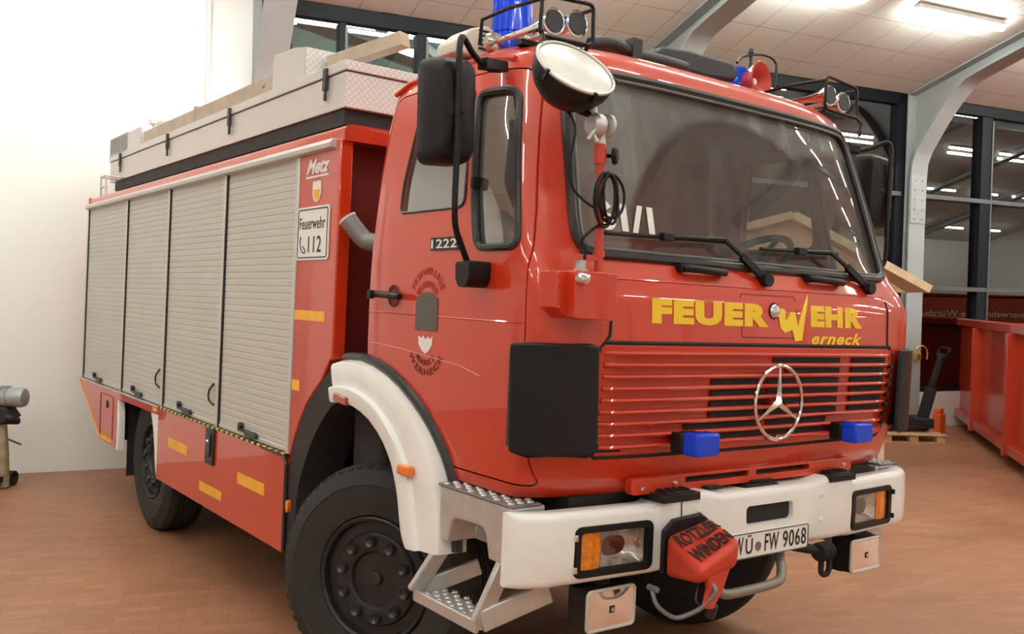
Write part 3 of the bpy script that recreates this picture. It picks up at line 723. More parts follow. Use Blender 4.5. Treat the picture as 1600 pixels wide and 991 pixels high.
g.build('swoosh_letter', mat('bright_yellow_vinyl', (0.95, 0.68, 0.03), 0.4), truck, smooth=False, label='bright yellow brushed W of the lettering')
g = MB(); g.lathe([(0.030, -0.004), (0.031, 0.006), (0.025, 0.014), (0.012, 0.016)], (0.036, cab_y(0.036, 1.925), 1.925), (0, -1, 0), 24); lk = g.build('bonnet_lock', M_CHROME, truck)
g = MB(); g.lathe([(0.038, 0), (0.036, 0.004)], (0.036, cab_y(0.036, 1.925) + 0.001, 1.925), (0, -1, 0), 24); g.build('lock_rosette', M_BLACK, lk)
# grab handles under the screen
for x0 in (-0.395, 0.445):
    w_ = 0.125; g = MB(); yy = cab_y(x0, 2.075)
    g.tube([(x0 - w_, yy - 0.028, 2.082), (x0 - w_ * .8, yy - 0.042, 2.082), (x0 + w_, yy - 0.038, 2.076)], 0.017, 10); g.box(x0 - w_ - .012, x0 - w_ + .03, yy - .035, yy + .01, 2.066, 2.098); g.box(x0 + w_ - .03, x0 + w_ + .008, yy - .035, yy + .01, 2.062, 2.092)
    g.build('grab_handle', M_BLACK, truck, bevel=0.004)
# wipers
def wiper(px, pz, ex, ez, bx0, bz0, bx1, bz1):
    g = MB(); P_ = Vector((px, cab_y(px, pz, 0.03), pz)); E_ = Vector((ex, cab_y(ex, ez, 0.045), ez))
    g.bar(P_ + Vector((0.02, 0, -0.02)), P_.lerp(E_, 0.55), 0.034, 0.022, (0, -1, 0)); g.bar(P_.lerp(E_, 0.5), E_, 0.018, 0.014, (0, -1, 0))
    g.cyl(P_ + Vector((0.015, 0.06, -0.02)), P_ + Vector((0.015, -0.03, -0.02)), 0.03, 16)
    K = Vector((lerp(bx0, bx1, .45), 0, lerp(bz0, bz1, .45))); K.y = cab_y(K.x, K.z, 0.045)
    g.tube([E_, K.lerp(E_, 0.25), K], 0.010, 8); g.box(K.x - .03, K.x + .03, K.y - .015, K.y + .015, K.z - .016, K.z + .016)
    w = g.build('wiper_arm', M_BLACK, truck, bevel=0.003)
    b = MB(); b.tube([(lerp(bx0, bx1, k / 10), cab_y(lerp(bx0, bx1, k / 10), lerp(bz0, bz1, k / 10), 0.022), lerp(bz0, bz1, k / 10)) for k in range(11)], 0.009, 6)
    b.build('wiper_blade', M_BLACKM, w)
wiper(-0.016, 2.080, -0.245, 2.222, -0.90, 2.195, -0.22, 2.212)
wiper(0.773, 2.080, 0.515, 2.218, 0.02, 2.20, 0.60, 2.215)
# blue grille flashers
for sx in (-1, 1):
    x0 = sx * 0.527; g = MB(); g.box(x0 - .068, x0 + .062, -0.035, 0.03, 1.345, 1.425); b_ = g.build('flasher_housing', M_BLACK, truck, bevel=0.008)
    g = MB(); g.box(x0 - .068, x0 + .068, -0.115, -0.033, 1.340, 1.432); g.build('blue_flasher', M_BLUE, b_, bevel=0.012)
# lower red step flap with slots
g = MB().prism(rrect(-0.765, 0.700, 1.175, 1.240, 0.02, 4), 'Y', 0.062, 0.10)
me = booleans(g, [('DIFFERENCE', MB().prism(rrect(-0.46, -0.06, 1.204, 1.228, 0.009, 4), 'Y', 0, 0.2), 0), ('DIFFERENCE', MB().prism(rrect(-0.01, 0.37, 1.204, 1.228, 0.009, 4), 'Y', 0, 0.2), 0)], [M_RED])
stepf = link('front_step_flap', me, M_RED, truck, bevel=0.004)
g = MB()
for x, z in ((-0.70, 1.20), (-0.52, 1.21), (0.64, 1.21)): g.lathe([(0.011, 0), (0.008, 0.006)], (x, 0.062, z), (0, -1, 0), 10)
split(g, 'flap_bolt', M_CHROME, stepf); g = MB(); g.box(-0.6, 0.6, 0.098, 0.104, 1.19, 1.235); g.build('flap_backing', M_BLACKM, stepf)
g = MB(); g.box(-1.0, 1.0, 0.16, 0.9, 0.98, 1.17); g.build('front_crossmember', M_CHASSIS, truck)
# corner wind deflectors
for sx in (-1, 1):
    g = MB(); rows_f = []; rows_b = []
    Q = [(1.005, 0.012), (1.06, 0.012), (1.13, 0.03), (1.20, 0.062), (1.26, 0.105), (1.312, 0.155)]
    ol = []
    for j in range(9):
        v = j / 8; rf = []; rb = []
        for i, (x, y) in enumerate(Q):
            zt = 1.768 - (0.006 if i in (0, 5) else 0); zb = 1.352 + (0.012 if i in (0, 5) else 0) - 0.012 * 0
            z = lerp(zb, zt, v); tilt = -0.012 * (1 - v)
            rf.append((sx * (x + tilt), y, z)); rb.append((sx * (x + tilt - 0.008), y + 0.018, z))
        rows_f.append(rf); rows_b.append(rb)
    ring_rows = [f + b[::-1] for f, b in zip(rows_f, rows_b)]
    g.grid(ring_rows, closed=True); n = len(ring_rows[0]); g.add(ring_rows[0], [tuple(range(n))]); g.add(ring_rows[-1], [tuple(range(n))[::-1]])
    g.build('wind_deflector', M_BLACK, truck, bevel=0.01)
    g = MB(); g.box(*(sorted((sx * 1.14, sx * 1.22))), 0.09, 0.14, 1.44, 1.48); g.box(*(sorted((sx * 1.14, sx * 1.22))), 0.09, 0.14, 1.64, 1.68); split(g, 'deflector_bracket', M_CHASSIS, truck)
    g = MB(); g.prism([(sx * 1.06, 0.10), (sx * 1.12, 0.05), (sx * 1.20, 0.082), (sx * 1.29, 0.158), (sx * 1.27, 0.22), (sx * 1.20, 0.24)], 'Z', 1.375, 1.745); g.build('deflector_duct', M_BLACK, truck, bevel=0.006)

# ---- bumper
def bump_y(x):
    t = abs(x)
    if t < 0.60: return -0.012
    if t < 0.66: return lerp(-0.012, 0.030, (t - 0.60) / 0.06)
    if t < 1.10: return lerp(0.030, 0.060, (t - 0.66) / 0.44)
    k = min(1, (t - 1.10) / 0.185); return 0.060 + 0.105 * (1 - math.sqrt(max(0, 1 - k * k)))
xs = [-1.285, -1.2845, -1.28, -1.27, -1.255, -1.23, -1.19, -1.14, -1.10, -0.98, -0.85, -0.72, -0.66, -0.64, -0.62, -0.60, -0.5, -0.40, -0.33, -0.30, -0.27, -0.2]
xs = xs + [0] + [-x for x in reversed(xs)]
rows = []
for x in xs:
    y = bump_y(x); t = abs(x)
    zt = 1.140 if t > 0.66 else (lerp(1.180, 1.140, (t - 0.60) / 0.06) if t > 0.6 else 1.180)
    if t < 0.30: zt = 1.160
    elif t < 0.40: zt = lerp(1.160, 1.180, (t - 0.30) / 0.1)
    zb = 0.862 if t > 0.66 else (lerp(0.884, 0.862, (t - 0.6) / .06) if t > 0.6 else 0.884)
    yb = min(y + 0.085, 0.195) if t > 0.66 else 0.13
    yb = max(yb, y + 0.02); r = min(0.032, (yb - y) * 0.48)
    sec = []
    for a in range(5): th = PI / 2 * a / 4; sec.append((x, y + r - r * math.sin(th), zb + r - r * math.cos(th)))
    sec.append((x, y - 0.004, (zt + zb) / 2))
    for a in range(5): th = PI / 2 * a / 4; sec.append((x, y + r - r * math.cos(th), zt - r + r * math.sin(th)))
    sec += [(x, max(yb, y + r + .002), zt - 0.004), (x, max(yb, y + r + .002), zb + 0.004)]
    rows.append(sec)
g = MB(); g.grid(rows, closed=True); n = len(rows[0]); g.add(rows[0], [tuple(range(n))]); g.add(rows[-1], [tuple(range(n))[::-1]])
ops = []
for sx in (-1, 1):
    a, b = sorted((sx * 0.668, sx * 1.052)); ops.append(('DIFFERENCE', MB().prism(rrect(a, b, 0.888, 1.082, 0.03), 'Y', -0.2, 0.13), 0))
ops.append(('DIFFERENCE', MB().prism(rrect(-0.160, 0.158, 1.012, 1.092, 0.022), 'Y', -0.2, 0.10), 0))
ops.append(('DIFFERENCE', MB().prism(rrect(0.30, 0.40, 1.21, 1.3, 0.01), 'Y', -0.2, 0.10), 0))
bumper = link('bumper', booleans(g, ops, [M_WHITE]), M_WHITE, truck)
g = MB(); g.box(-0.1595, 0.1575, 0.008, 0.099, 1.0122, 1.0918); split(g, 'slot_shade_fill', M_BLACKM, bumper)  # black block fills the slot so its inside reads as dark shade
g = MB()
for x, z in ((-0.455, 1.105), (0.366, 1.10), (0.366, 0.985)): 
    g.lathe([(0.019, -0.004), (0.017, 0.003), (0.009, 0.003), (0.008, 0.008), (0.003, 0.009)], (x, -0.014, z), (0, -1, 0), 16)
split(g, 'bumper_bolt', M_WVIN, bumper)
g = MB(); 
for x in (-0.56,): g.tube([(x, -0.017, 0.89), (x, -0.019, 1.03), (x, -0.015, 1.165), (x, 0.03, 1.182), (x, 0.14, 1.18)], 0.0025, 5)
g.build('bumper_joint', M_GREYRUB, bumper)
# black pads on top of the bumper
for sx, xa, xb in ((-1, -0.665, -0.455), (1, 0.42, 0.62)):
    g = MB(); g.box(xa, xb, -0.020, 0.13, 1.150, 1.182); g.box(xa + .03, xb - .03, -0.005, 0.11, 1.178, 1.188)
    for k in range(4): g.box(xa + .045 + k * .04, xa + .06 + k * .04, 0.01, 0.09, 1.186, 1.194)
    g.build('bumper_step_pad', M_BLACK, bumper, bevel=0.006)
g = MB(); g.prism([(-0.12, 1.158), (0.12, 1.158), (0.09, 1.172), (-0.09, 1.172)], 'Y', 0.03, 0.15); g.box(-0.05, 0.09, 0.05, 0.14, 1.165, 1.185); g.build('bumper_latch', M_BLACK, bumper, bevel=0.003)
g = MB(); g.box(-0.36, -0.28, 0.02, 0.09, 1.172, 1.184); g.build('bumper_opening', M_BLACKM, bumper)
# headlights
for sx in (-1, 1):
    a, b = sorted((sx * 0.672, sx * 1.048)); fr = MB().prism(rrect(a, b, 0.889, 1.081, 0.03), 'Y', 0.022, 0.11)
    for i, v in enumerate(fr.v): fr.v[i] = (v[0], v[1] + 0.075 * max(0, abs(v[0]) - 0.67), v[2])
    cutb = MB().prism(rrect(a + .026, b - .026, 0.913, 1.057, 0.014), 'Y', -0.1, 0.09)
    hl = link('headlight', booleans(fr, [('DIFFERENCE', cutb, 0)], [M_BLACK]), M_BLACK, truck)
    xi = sx * 0.700; xm = sx * 0.922; xo = sx * 1.020
    def slab(x0, x1, m_, nm):
        q = MB(); rows = []
        x0, x1 = sorted((x0, x1))
        for k in range(9):
            x = lerp(x0, x1, k / 8); y = 0.040 + 0.075 * (abs(x) - 0.67) - 0.008 * math.sin(PI * k / 8)
            rows.append([(x, y, 0.915), (x, y - 0.004, 0.985), (x, y, 1.055), (x, y + 0.04, 1.055), (x, y + 0.04, 0.915)])
        q.grid(rows, closed=True); q.add(rows[0], [(0, 1, 2, 3, 4)]); q.add(rows[-1], [(4, 3, 2, 1, 0)]); return q.build(nm, m_, hl)
    def bowl(x0, x1, z0, z1, yf, dep, par, nm='reflector', yo=0.0):
        q = MB(); rws = []
        for i in range(13):
            u_ = i / 6 - 1; rws.append([((x0 + x1) / 2 + (x1 - x0) / 2 * u_, yf(lerp(x0, x1, i / 12)) + dep * max(0, 1 - abs(u_) ** 2.6) * max(0, 1 - abs(j / 5 - 1) ** 2.6) + yo, (z0 + z1) / 2 + (z1 - z0) / 2 * (j / 5 - 1)) for j in range(11)])
        q.grid(rws)
        return q.build(nm, M_REFLECT, par)
    fy = lambda x: 0.040 + 0.075 * (abs(x) - 0.67)
    bowl(*sorted((xi, xm)), 0.915, 1.055, lambda x: fy(x) + 0.004, 0.045, hl)
    def pane(x0, x1, z0, z1, yf, par, nm):
        q = MB(); x0, x1 = sorted((x0, x1)); q.grid([[(lerp(x0, x1, i / 12), yf(lerp(x0, x1, i / 12)) - 0.006 * math.sin(PI * i / 12) * math.sin(PI * j / 6), lerp(z0, z1, j / 6)) for j in range(7)] for i in range(13)])
        return q.build(nm, M_LENSGLASS, par)
    pane(xi, xm, 0.915, 1.055, fy, hl, 'headlight_lens'); slab(xm, xo, M_AMBER, 'indicator_lens')
    g = MB()
    for z in (0.925, 1.045): g.box(sx * 1.052 - .006, sx * 1.052 + .006, 0.038, 0.062, z - .012, z + .012)
    split(g, 'headlight_clip', M_CHROME if sx < 0 else M_BLACK, hl, bevel=0.002)
    # fog lamp below the bumper
    a, b = sorted((sx * 0.722, sx * 0.978))
    f = MB(); f.box(a, b, 0.105, 0.165, 0.668, 0.832); f.grid([[(x, y, z) for x, z in rrect(a + e_, b - e_, 0.668 + e_, 0.832 - e_, 0.02)] for y, e_ in ((0.106, 0.0), (0.062, 0.002), (0.060, 0.010), (0.106, 0.012))], closed=True); fo = f.build('fog_lamp', M_BLACK, truck, bevel=0.004)
    bowl(a + .010, b - .010, 0.679, 0.821, lambda x: 0.062, 0.040, fo); pane(a + .008, b - .008, 0.677, 0.823, lambda x: 0.057, fo, 'fog_lamp_lens')
    f = MB(); f.tube([(x, 0.058, z) for x, z in rrect(a + .006, b - .006, 0.674, 0.826, 0.018)], 0.007, 8, closed=True); f.build('fog_lamp_rim', M_ALUP, fo)
    f = MB(); xm_ = (a + b) / 2; f.box(xm_ - .012, xm_ + .012, 0.049, 0.053, 0.735, 0.762); q1 = f.build('fog_lamp_mark', M_BLACKM, fo, smooth=False)
    f = MB(); f.box(xm_ - .006, xm_ + .006, 0.047, 0.050, 0.741, 0.756); f.build('mark_centre', M_SILV, q1, smooth=False)
    f = MB(); f.box((a + b) / 2 - .03, (a + b) / 2 + .03, 0.10, 0.15, 0.81, 0.90); f.build('fog_lamp_bracket', M_CHASSIS, fo)
# number plate
g = MB().prism(rrect(-0.26, 0.26, 0.874, 0.984, 0.008, 3), 'Y', -0.026, -0.018); pl = g.build('number_plate', M_WVIN, truck, smooth=False)
g = MB()
for a in (rrect(-0.257, 0.257, 0.877, 0.981, 0.007, 3),): g.tube([(x, -0.0265, z) for x, z in a], 0.0022, 5, closed=True)
g.build('plate_border', M_BVIN, pl)
def ptxt(s, x0, x1, z0=0.893, z1=0.968):
    text(s, lambda a, b, d: (lerp(x0, x1, a), -0.0265 - 0.001 * d, lerp(z0, z1, b)), bold=0.012, space=1.1).build('plate_lettering', M_BVIN, pl, smooth=False)
ptxt('W', -0.242, -0.185); ptxt('\u00dc', -0.170, -0.125, 0.893, 0.975); ptxt('FW', -0.045, 0.050); ptxt('9068', 0.078, 0.243)
g = MB(); g.lathe([(0.020, 0), (0.020, 0.002)], (-0.088, -0.0255, 0.920), (0, -1, 0), 20); g.build('plate_seal', M_STEEL, pl)
# winch cover bag with lettering
V = dict(D=(-0.660, -0.03, 1.045), C=(-0.565, -0.03, 1.085), B=(-0.535, -0.285, 1.045), A=(-0.730, -0.285, 0.965), C2=(-0.37, -0.03, 1.080),
         E=(-0.665, -0.03, 0.880), Fq=(-0.715, -0.26, 0.915), G=(-0.535, -0.27, 0.935), H=(-0.37, -0.03, 0.90))
A_ = Vector((-0.735, -0.28, 0.955)); B_ = Vector((-0.520, -0.290, 1.058)); C_ = Vector((-0.400, -0.03, 1.082)); D_ = Vector((-0.660, -0.03, 1.035))
A2 = Vector((-0.715, -0.25, 0.895)); B2 = Vector((-0.520, -0.28, 0.950)); C2 = Vector((-0.400, -0.03, 0.89)); D2 = Vector((-0.660, -0.03, 0.865))
g = MB(); N = 8; rows = []
def quadpt(a, b, c, d, u, v): return a.lerp(b, u).lerp(d.lerp(c, u), v)
g.add([A_, B_, C_, D_, A2, B2, C2, D2], [(0, 1, 2, 3), (7, 6, 5, 4), (0, 4, 5, 1), (1, 5, 6, 2), (2, 6, 7, 3), (3, 7, 4, 0)])
bag = g.build('winch_cover', M_BAG, truck, bevel=0.03, seg=4)
def bagtxt(s, v0, v1, u0, u1):
    nrm = (B_ - A_).cross(D_ - A_).normalized()
    if nrm.z < 0: nrm = -nrm
    def pl_(a, b, d):
        return quadpt(A_, B_, C_, D_, lerp(u0, u1, a), lerp(v0, v1, b)) + nrm * (0.0025 + 0.002 * d)
    text(s, pl_, bold=0.02).build('cover_lettering', mat('dark_print_' + s.lower(), (0.05, 0.03, 0.03), 0.6), bag, smooth=False)
def bagtxt2(s, p00, p10, p11, p01):
    p = [Vector(q) for q in (p00, p10, p11, p01)]; nrm = (B_ - A_).cross(D_ - A_).normalized()
    if nrm.z < 0: nrm = -nrm
    text(s, lambda a, b, d: quadpt(*p, a, b) + nrm * (0.003 + 0.002 * d), bold=0.02).build('cover_lettering', M_BVIN, bag, smooth=False)
def on(u, v): return quadpt(A_, B_, C_, D_, u, v)
bagtxt2('ROTZLER', on(0.06, 0.56), on(0.94, 0.56), on(0.90, 0.88), on(0.06, 0.88))
bagtxt2('WINDEN', on(0.10, 0.14), on(0.92, 0.14), on(0.92, 0.46), on(0.08, 0.46))
g = MB(); g.prism([(-0.675, 0.88), (-0.41, 0.88), (-0.41, 1.07), (-0.46, 1.10), (-0.62, 1.09), (-0.675, 1.05)], 'Y', -0.035, -0.015); g.build('winch_plate', M_BLACK, bag, bevel=0.01)
g = MB(); g.prism([(-0.67, 0.93), (-0.54, 0.96), (-0.585, 0.86), (-0.635, 0.80), (-0.675, 0.81), (-0.655, 0.88)], 'Y', -0.265, -0.235); g.build('cover_flap', M_BAG, bag, bevel=0.008)
g = MB(); g.tube(smoothpath([(-0.69, 0.0, 0.815), (-0.71, -0.05, 0.77), (-0.725, -0.15, 0.755), (-0.70, -0.2, 0.775), (-0.665, -0.25, 0.82), (-0.645, -0.28, 0.88), (-0.64, -0.22, 0.91)]), 0.009, 8)
g.cyl((-0.69, 0.02, 0.82), (-0.69, -0.03, 0.82), 0.012, 12); g.build('steel_cable', M_STEEL, truck)
g = MB(); g.tube(smoothpath([(-0.64, -0.2, 0.90), (-0.68, -0.22, 0.83), (-0.63, -0.24, 0.80), (-0.57, -0.22, 0.82)]), 0.005, 6); g.cyl((-0.585, -0.22, 0.80), (-0.58, -0.2, 0.75), 0.02, 10); g.build('cable_hook', M_DKSTEEL, truck)
# tube hoop under the bumper
g = MB(); g.tube(smoothpath([(-0.42, -0.02, 0.86), (-0.385, -0.04, 0.80), (-0.33, -0.05, 0.758), (-0.24, -0.055, 0.752), (0.0, -0.055, 0.758), (0.075, -0.03, 0.785), (0.125, 0.02, 0.84), (0.16, 0.05, 0.885)], 5), 0.021, 12); g.build('tow_hoop', mat('galvanised_tube', (0.24, 0.23, 0.20), 0.45, metal=0.5), truck)
# coil hook / shackle
g = MB(); g.tube([(0.21, 0.02, 0.875), (0.29, -0.03, 0.862), (0.33, -0.05, 0.855)], 0.022, 10)
for k in range(4): 
    c = Vector((0.305 + 0.022 * k, -0.055, 0.853)); g.tube([c + Vector((0, 0.034 * math.cos(2 * PI * j / 16), 0.034 * math.sin(2 * PI * j / 16))) for j in range(16)], 0.010, 6, closed=True)
g.tube([(0.30, -0.055, 0.853), (0.40, -0.055, 0.85)], 0.024, 10)
lp = rrect(0.325, 0.385, 0.745, 0.84, 0.028, 6); g.tube([(x, -0.055, z) for x, z in lp], 0.013, 8, closed=True); g.build('towing_shackle', M_BLACKM, truck)

# ---- alu entry steps (both sides)
for sx in (-1, 1):
    ob = MB().box(-1.262, -1.10, 0.175, 0.665, 0.93, 1.150)
    cutw = MB().prism(rpoly([(0.30, 0.90), (0.60, 0.90), (0.57, 1.035), (0.34, 1.045)], [0, 0, 0.04, 0.04]), 'X', -1.4, -1.13)
    me = booleans(ob, [('DIFFERENCE', cutw, 0)], [M_ALU])
    st = link('entry_step', me, M_ALU, truck, bevel=0.008)
    td = MB(); td.box(-1.268, -1.125, 0.170, 0.672, 1.150, 1.160); tr = td.build('step_tread', M_STEEL, st, bevel=0.003)
    nb = MB()
    for i in range(11):
        for j in range(3):
            nb.lathe([(0.0155, 0), (0.011, 0.006), (0.006, 0.005)], (-1.245 + 0.045 * j + (0.022 if i % 2 else 0), 0.20 + 0.044 * i, 1.160), (0, 0, 1), 8)
    nb.build('tread_nub', M_ALU, tr)
    # hanging lower step
    lo = MB(); Zt = 0.70
    lo.prism([(-1.315, 0.285), (-1.315, 0.745), (-1.26, 0.765), (-1.195, 0.73), (-1.195, 0.30), (-1.26, 0.265)], 'Z', Zt - 0.028, Zt)
    lo.bar((-1.315, 0.745, Zt), (-1.215, 0.655, 0.93), 0.07, 0.03, (0, 1, 0)); lo.bar((-1.31, 0.285, Zt), (-1.225, 0.245, 0.93), 0.07, 0.03, (0, 1, 0))
    lo.bar((-1.315, 0.285, Zt - 0.014), (-1.315, 0.745, Zt - 0.014), 0.02, 0.05)
    lo.bar((-1.31, 0.275, Zt + 0.01), (-1.05, 0.19, Zt + 0.11), 0.03, 0.085); lo.bar((-1.30, 0.75, Zt), (-1.05, 0.66, Zt + 0.09), 0.025, 0.07)
    lw = lo.build('lower_step', M_ALU, st, bevel=0.006)
    nb = MB()
    for i in range(9):
        for j in range(3):
            nb.lathe([(0.0155, 0), (0.011, 0.006), (0.006, 0.005)], (-1.285 + 0.042 * j + (0.02 if i % 2 else 0), 0.33 + 0.045 * i, Zt), (0, 0, 1), 8)
    nb.build('tread_nub', M_ALU, lw)
    if sx > 0:
        for q in (st, tr, lw) + tuple(tr.children) + tuple(lw.children):
            me2 = q.data.copy(); q.data = me2
            for v in me2.vertices: v.co.x = -v.co.x
            me2.flip_normals()
# ---- white front fenders
OUT = [(1.69, 1.585), (1.635, 1.598), (1.56, 1.607), (1.444, 1.610), (1.315, 1.592), (1.19, 1.560), (1.08, 1.518), (0.979, 1.465), (0.895, 1.412), (0.827, 1.359), (0.772, 1.305), (0.726, 1.251), (0.698, 1.20), (0.675, 1.142), (0.655, 1.07), (0.645, 1.0), (0.637, 0.93), (0.634, 0.868)]
INN = [(1.640, 1.385), (1.60, 1.391), (1.52, 1.395), (1.417, 1.393), (1.325, 1.375), (1.241, 1.347), (1.165, 1.308), (1.101, 1.264), (1.055, 1.22), (1.020, 1.178), (0.995, 1.135), (0.973, 1.09), (0.955, 1.045), (0.942, 0.995), (0.930, 0.95), (0.918, 0.91), (0.900, 0.878), (0.874, 0.846)]
for sx in (-1, 1):
    rows = []
    for (oy, oz), (iy, iz) in zip(OUT, INN):
        o2 = Vector((oy, oz)); i2 = Vector((iy, iz)); dv = (i2 - o2)
        cs = [(1.14, 0.0), (1.245, 0.02), (1.272, 0.06), (1.282, 0.14), (1.282, 0.40), (1.280, 0.60), (1.300, 0.625), (1.304, 0.65), (1.303, 0.90), (1.297, 0.985), (1.280, 1.0), (1.18, 1.0), (1.18, 0.94), (1.25, 0.90), (1.24, 0.15), (1.14, 0.06)]
        rows.append([(sx * x, *(o2 + dv * t)) for x, t in cs])
    g = MB(); g.grid(rows, closed=True); n = len(rows[0]); g.add(rows[0], [tuple(range(n))]); g.add(rows[-1], [tuple(range(n))[::-1]])
    fd = g.build('front_fender', M_WHITE, truck)
    g = MB(); g.tube([(sx * (cab_x(max(y, 0.7), z) + 0.004), y + 0.012 * (y - 1.5), z + 0.010) for y, z in OUT[1:]], 0.024, 8); g.build('fender_gasket', M_GASK, fd)
    g = MB(); g.box(*sorted((sx * 1.292, sx * 1.318)), 1.44, 1.575, 1.398, 1.436, rot=Matrix.Rotation(0.10 * 1, 3, 'X')); g.build('side_reflector', M_REFL, fd, bevel=0.005)
    g = MB(); g.box(*sorted((sx * 1.286, sx * 1.322)), 0.835, 0.930, 1.158, 1.200); g.build('side_marker', M_ORANGE, fd, bevel=0.008)
# dark flare and mudguard behind the front wheel
FO = [(1.70, 1.560), (1.785, 1.535), (1.88, 1.475), (1.963, 1.414), (2.05, 1.34), (2.13, 1.24), (2.19, 1.14), (2.24, 1.03), (2.262, 0.93), (2.268, 0.80), (2.268, 0.60), (2.268, 0.48)]
FI = [(1.62, 1.40), (1.72, 1.385), (1.812, 1.349), (1.90, 1.28), (1.98, 1.20), (2.05, 1.115), (2.11, 1.02), (2.16, 0.93), (2.19, 0.84), (2.205, 0.74), (2.21, 0.60), (2.215, 0.36)]
for sx in (-1, 1):
    rows = [[(sx * 1.232, *o_), (sx * 1.205, *i_), (sx * 0.95, i_[0] + .01, i_[1] + .01), (sx * 0.95, *o_)] for o_, i_ in zip(FO, FI)]
    g = MB(); g.grid(rows, closed=True); g.add(rows[0], [(0, 1, 2, 3)]); g.add(rows[-1], [(3, 2, 1, 0)]); g.build('wheel_arch_flare', M_GREYRUB, truck)
    # inner arch liner
    g = MB(); g.grid([[(sx * 1.17, 1.5 + 0.98 * math.cos(a), 0.6 + 0.98 * math.sin(a)), (sx * 0.5, 1.5 + 0.98 * math.cos(a), 0.6 + 0.98 * math.sin(a))] for a in [PI * (-0.02 + 0.84 * k / 16) for k in range(17)]]); g.build('arch_liner', M_CHASSIS, truck)
    g = MB(); g.lathe([(0.018, 0), (0.018, 0.018), (0.010, 0.022)], (sx * 1.245, 2.195, 0.762), (sx, 0, 0), 16); g.v = [(x, y, 0.762 + (z - 0.762) * 1.9) if True else 0 for x, y, z in g.v]; g.build('marker_light', M_ORANGE, truck)

# ---- wheels
def wheel(cx, cy, cz, sx, steer, name='wheel'):
    """centre on the outer face; sx -1 = right side of the truck"""
    R = 0.562; W = 0.30; rim = 0.297
    rot = Matrix.Rotation(steer, 3, 'Z'); ctr = Vector((cx, cy, cz))
    def X(p): return ctr + rot @ (Vector(p) - Vector((0, 0, 0)))
    def xf(v): return X(v)
    ax = (sx, 0, 0); W2 = -0.0
    prof = [(rim, -W * .12), (rim + .02, 0.0), (rim + .07, 0.012), (R - .10, 0.016), (R - .095, 0.020), (R - .085, 0.014), (R - .04, 0.0), (R - .012, -0.022), (R, -0.05)]
    for k in range(5):
        h = -0.06 - k * 0.036; prof += [(R, h), (R, h - .020), (R - .012, h - .022), (R - .012, h - .030), (R, h - .032)]
    prof += [(R, -0.25), (R - .02, -0.28), (R - .1, -0.30), (rim, -0.29)]
    g = MB(); g.lathe(prof, (0, 0, 0), ax, 72)
    # shoulder lugs
    for k in range(60):
        a = 2 * PI * k / 60; c = Vector((0, math.cos(a), math.sin(a))); t = Vector((0, -math.sin(a), math.cos(a)))
        p = c * (R - .012); vs = []
        for dx in (-0.060, -0.012):
            for dt in (-0.016, 0.016):
                for dr in (-0.02, 0.013 if dx < -0.03 else 0.0): vs.append(Vector((sx * dx, 0, 0)) + p + t * dt + c * dr)
        g.add(vs, [(0, 1, 3, 2), (4, 6, 7, 5), (0, 4, 5, 1), (2, 3, 7, 6), (0, 2, 6, 4), (1, 5, 7, 3)])
    ty = g.build(name, M_RUB, truck, xf=xf, weld=False)
    g = MB(); g.lathe([(rim + .002, -0.035), (rim + .012, 0.0), (rim + .004, 0.008), (rim - .010, 0.0), (rim - .020, -0.04), (rim - .026, -0.115), (0.262, -0.115), (0.235, -0.045), (0.228, -0.022), (0.220, -0.015), (0.150, -0.010), (0.135, -0.016), (0.120, -0.048), (0.085, -0.062), (0.042, -0.062), (0.036, -0.050), (0.034, -0.020), (0.026, -0.012), (0.0, -0.010)], (0, 0, 0), ax, 48)
    rm = g.build('wheel_rim', M_RIM, ty, xf=xf)
    g = MB()
    for k in range(10):
        a = 2 * PI * (k + 0.3) / 10; g.lathe([(0.031, -0.014), (0.029, 0.004), (0.025, 0.012), (0.020, 0.008), (0.012, 0.002), (0.0, 0.001)], (0, 0.186 * math.cos(a), 0.186 * math.sin(a)), ax, 16)
    split(g, 'wheel_nut', M_DKSTEEL, rm, xf=xf)
    g = MB()
    for k in range(8):
        a = 2 * PI * (k + 0.5) / 8; g.lathe([(0.024, 0), (0.024, 0.012)], (sx * -0.088, 0.250 * math.cos(a), 0.250 * math.sin(a)), ax, 12)
    split(g, 'rim_hole', M_BLACKM, rm, xf=xf)
    return ty
ST = math.radians(28)
wheel(-1.125, 1.452, 0.560 - 0.026, -1, ST); wheel(1.12, 1.452, 0.562 + 0.026, 1, ST)
wheel(-1.12, 5.22, 0.560 - 0.026, -1, 0); wheel(1.10, 5.22, 0.562 + 0.026, 1, 0)
g = MB()
for y in (1.45, 5.22):
    g.tube([(-0.95, y, 0.55), (-0.3, y, 0.55), (0, y, 0.55), (0.3, y, 0.55), (0.92, y, 0.55)], 0.08, 14, rads=[0.07, 0.08, 0.19, 0.08, 0.07])
g.box(-0.45, -0.36, 1.0, 7.2, 0.78, 0.98); g.box(0.36, 0.45, 1.0, 7.2, 0.78, 0.98); g.box(-0.45, -0.36, 0.15, 1.0, 0.92, 1.02); g.box(0.36, 0.45, 0.15, 1.0, 0.92, 1.02); g.box(-0.9, 0.9, 2.6, 4.2, 0.60, 0.98); g.box(-1.15, 1.15, 5.9, 7.0, 0.60, 0.98)
g.build('chassis', M_CHASSIS, truck)
g = MB(); g.box(-0.95, 0.95, 0.75, 1.6, 0.95, 1.28); g.box(-1.1, 1.1, 1.45, 1.78, 0.9, 1.55); g.build('engine', M_CHASSIS, truck, bevel=0.03); g = MB(); g.box(-0.8, 0.8, 1.75, 2.5, 0.42, 1.0); g.build('gearbox', M_CHASSIS, truck, bevel=0.05)  # gearbox block added to hide the lit floor and darken under the cab

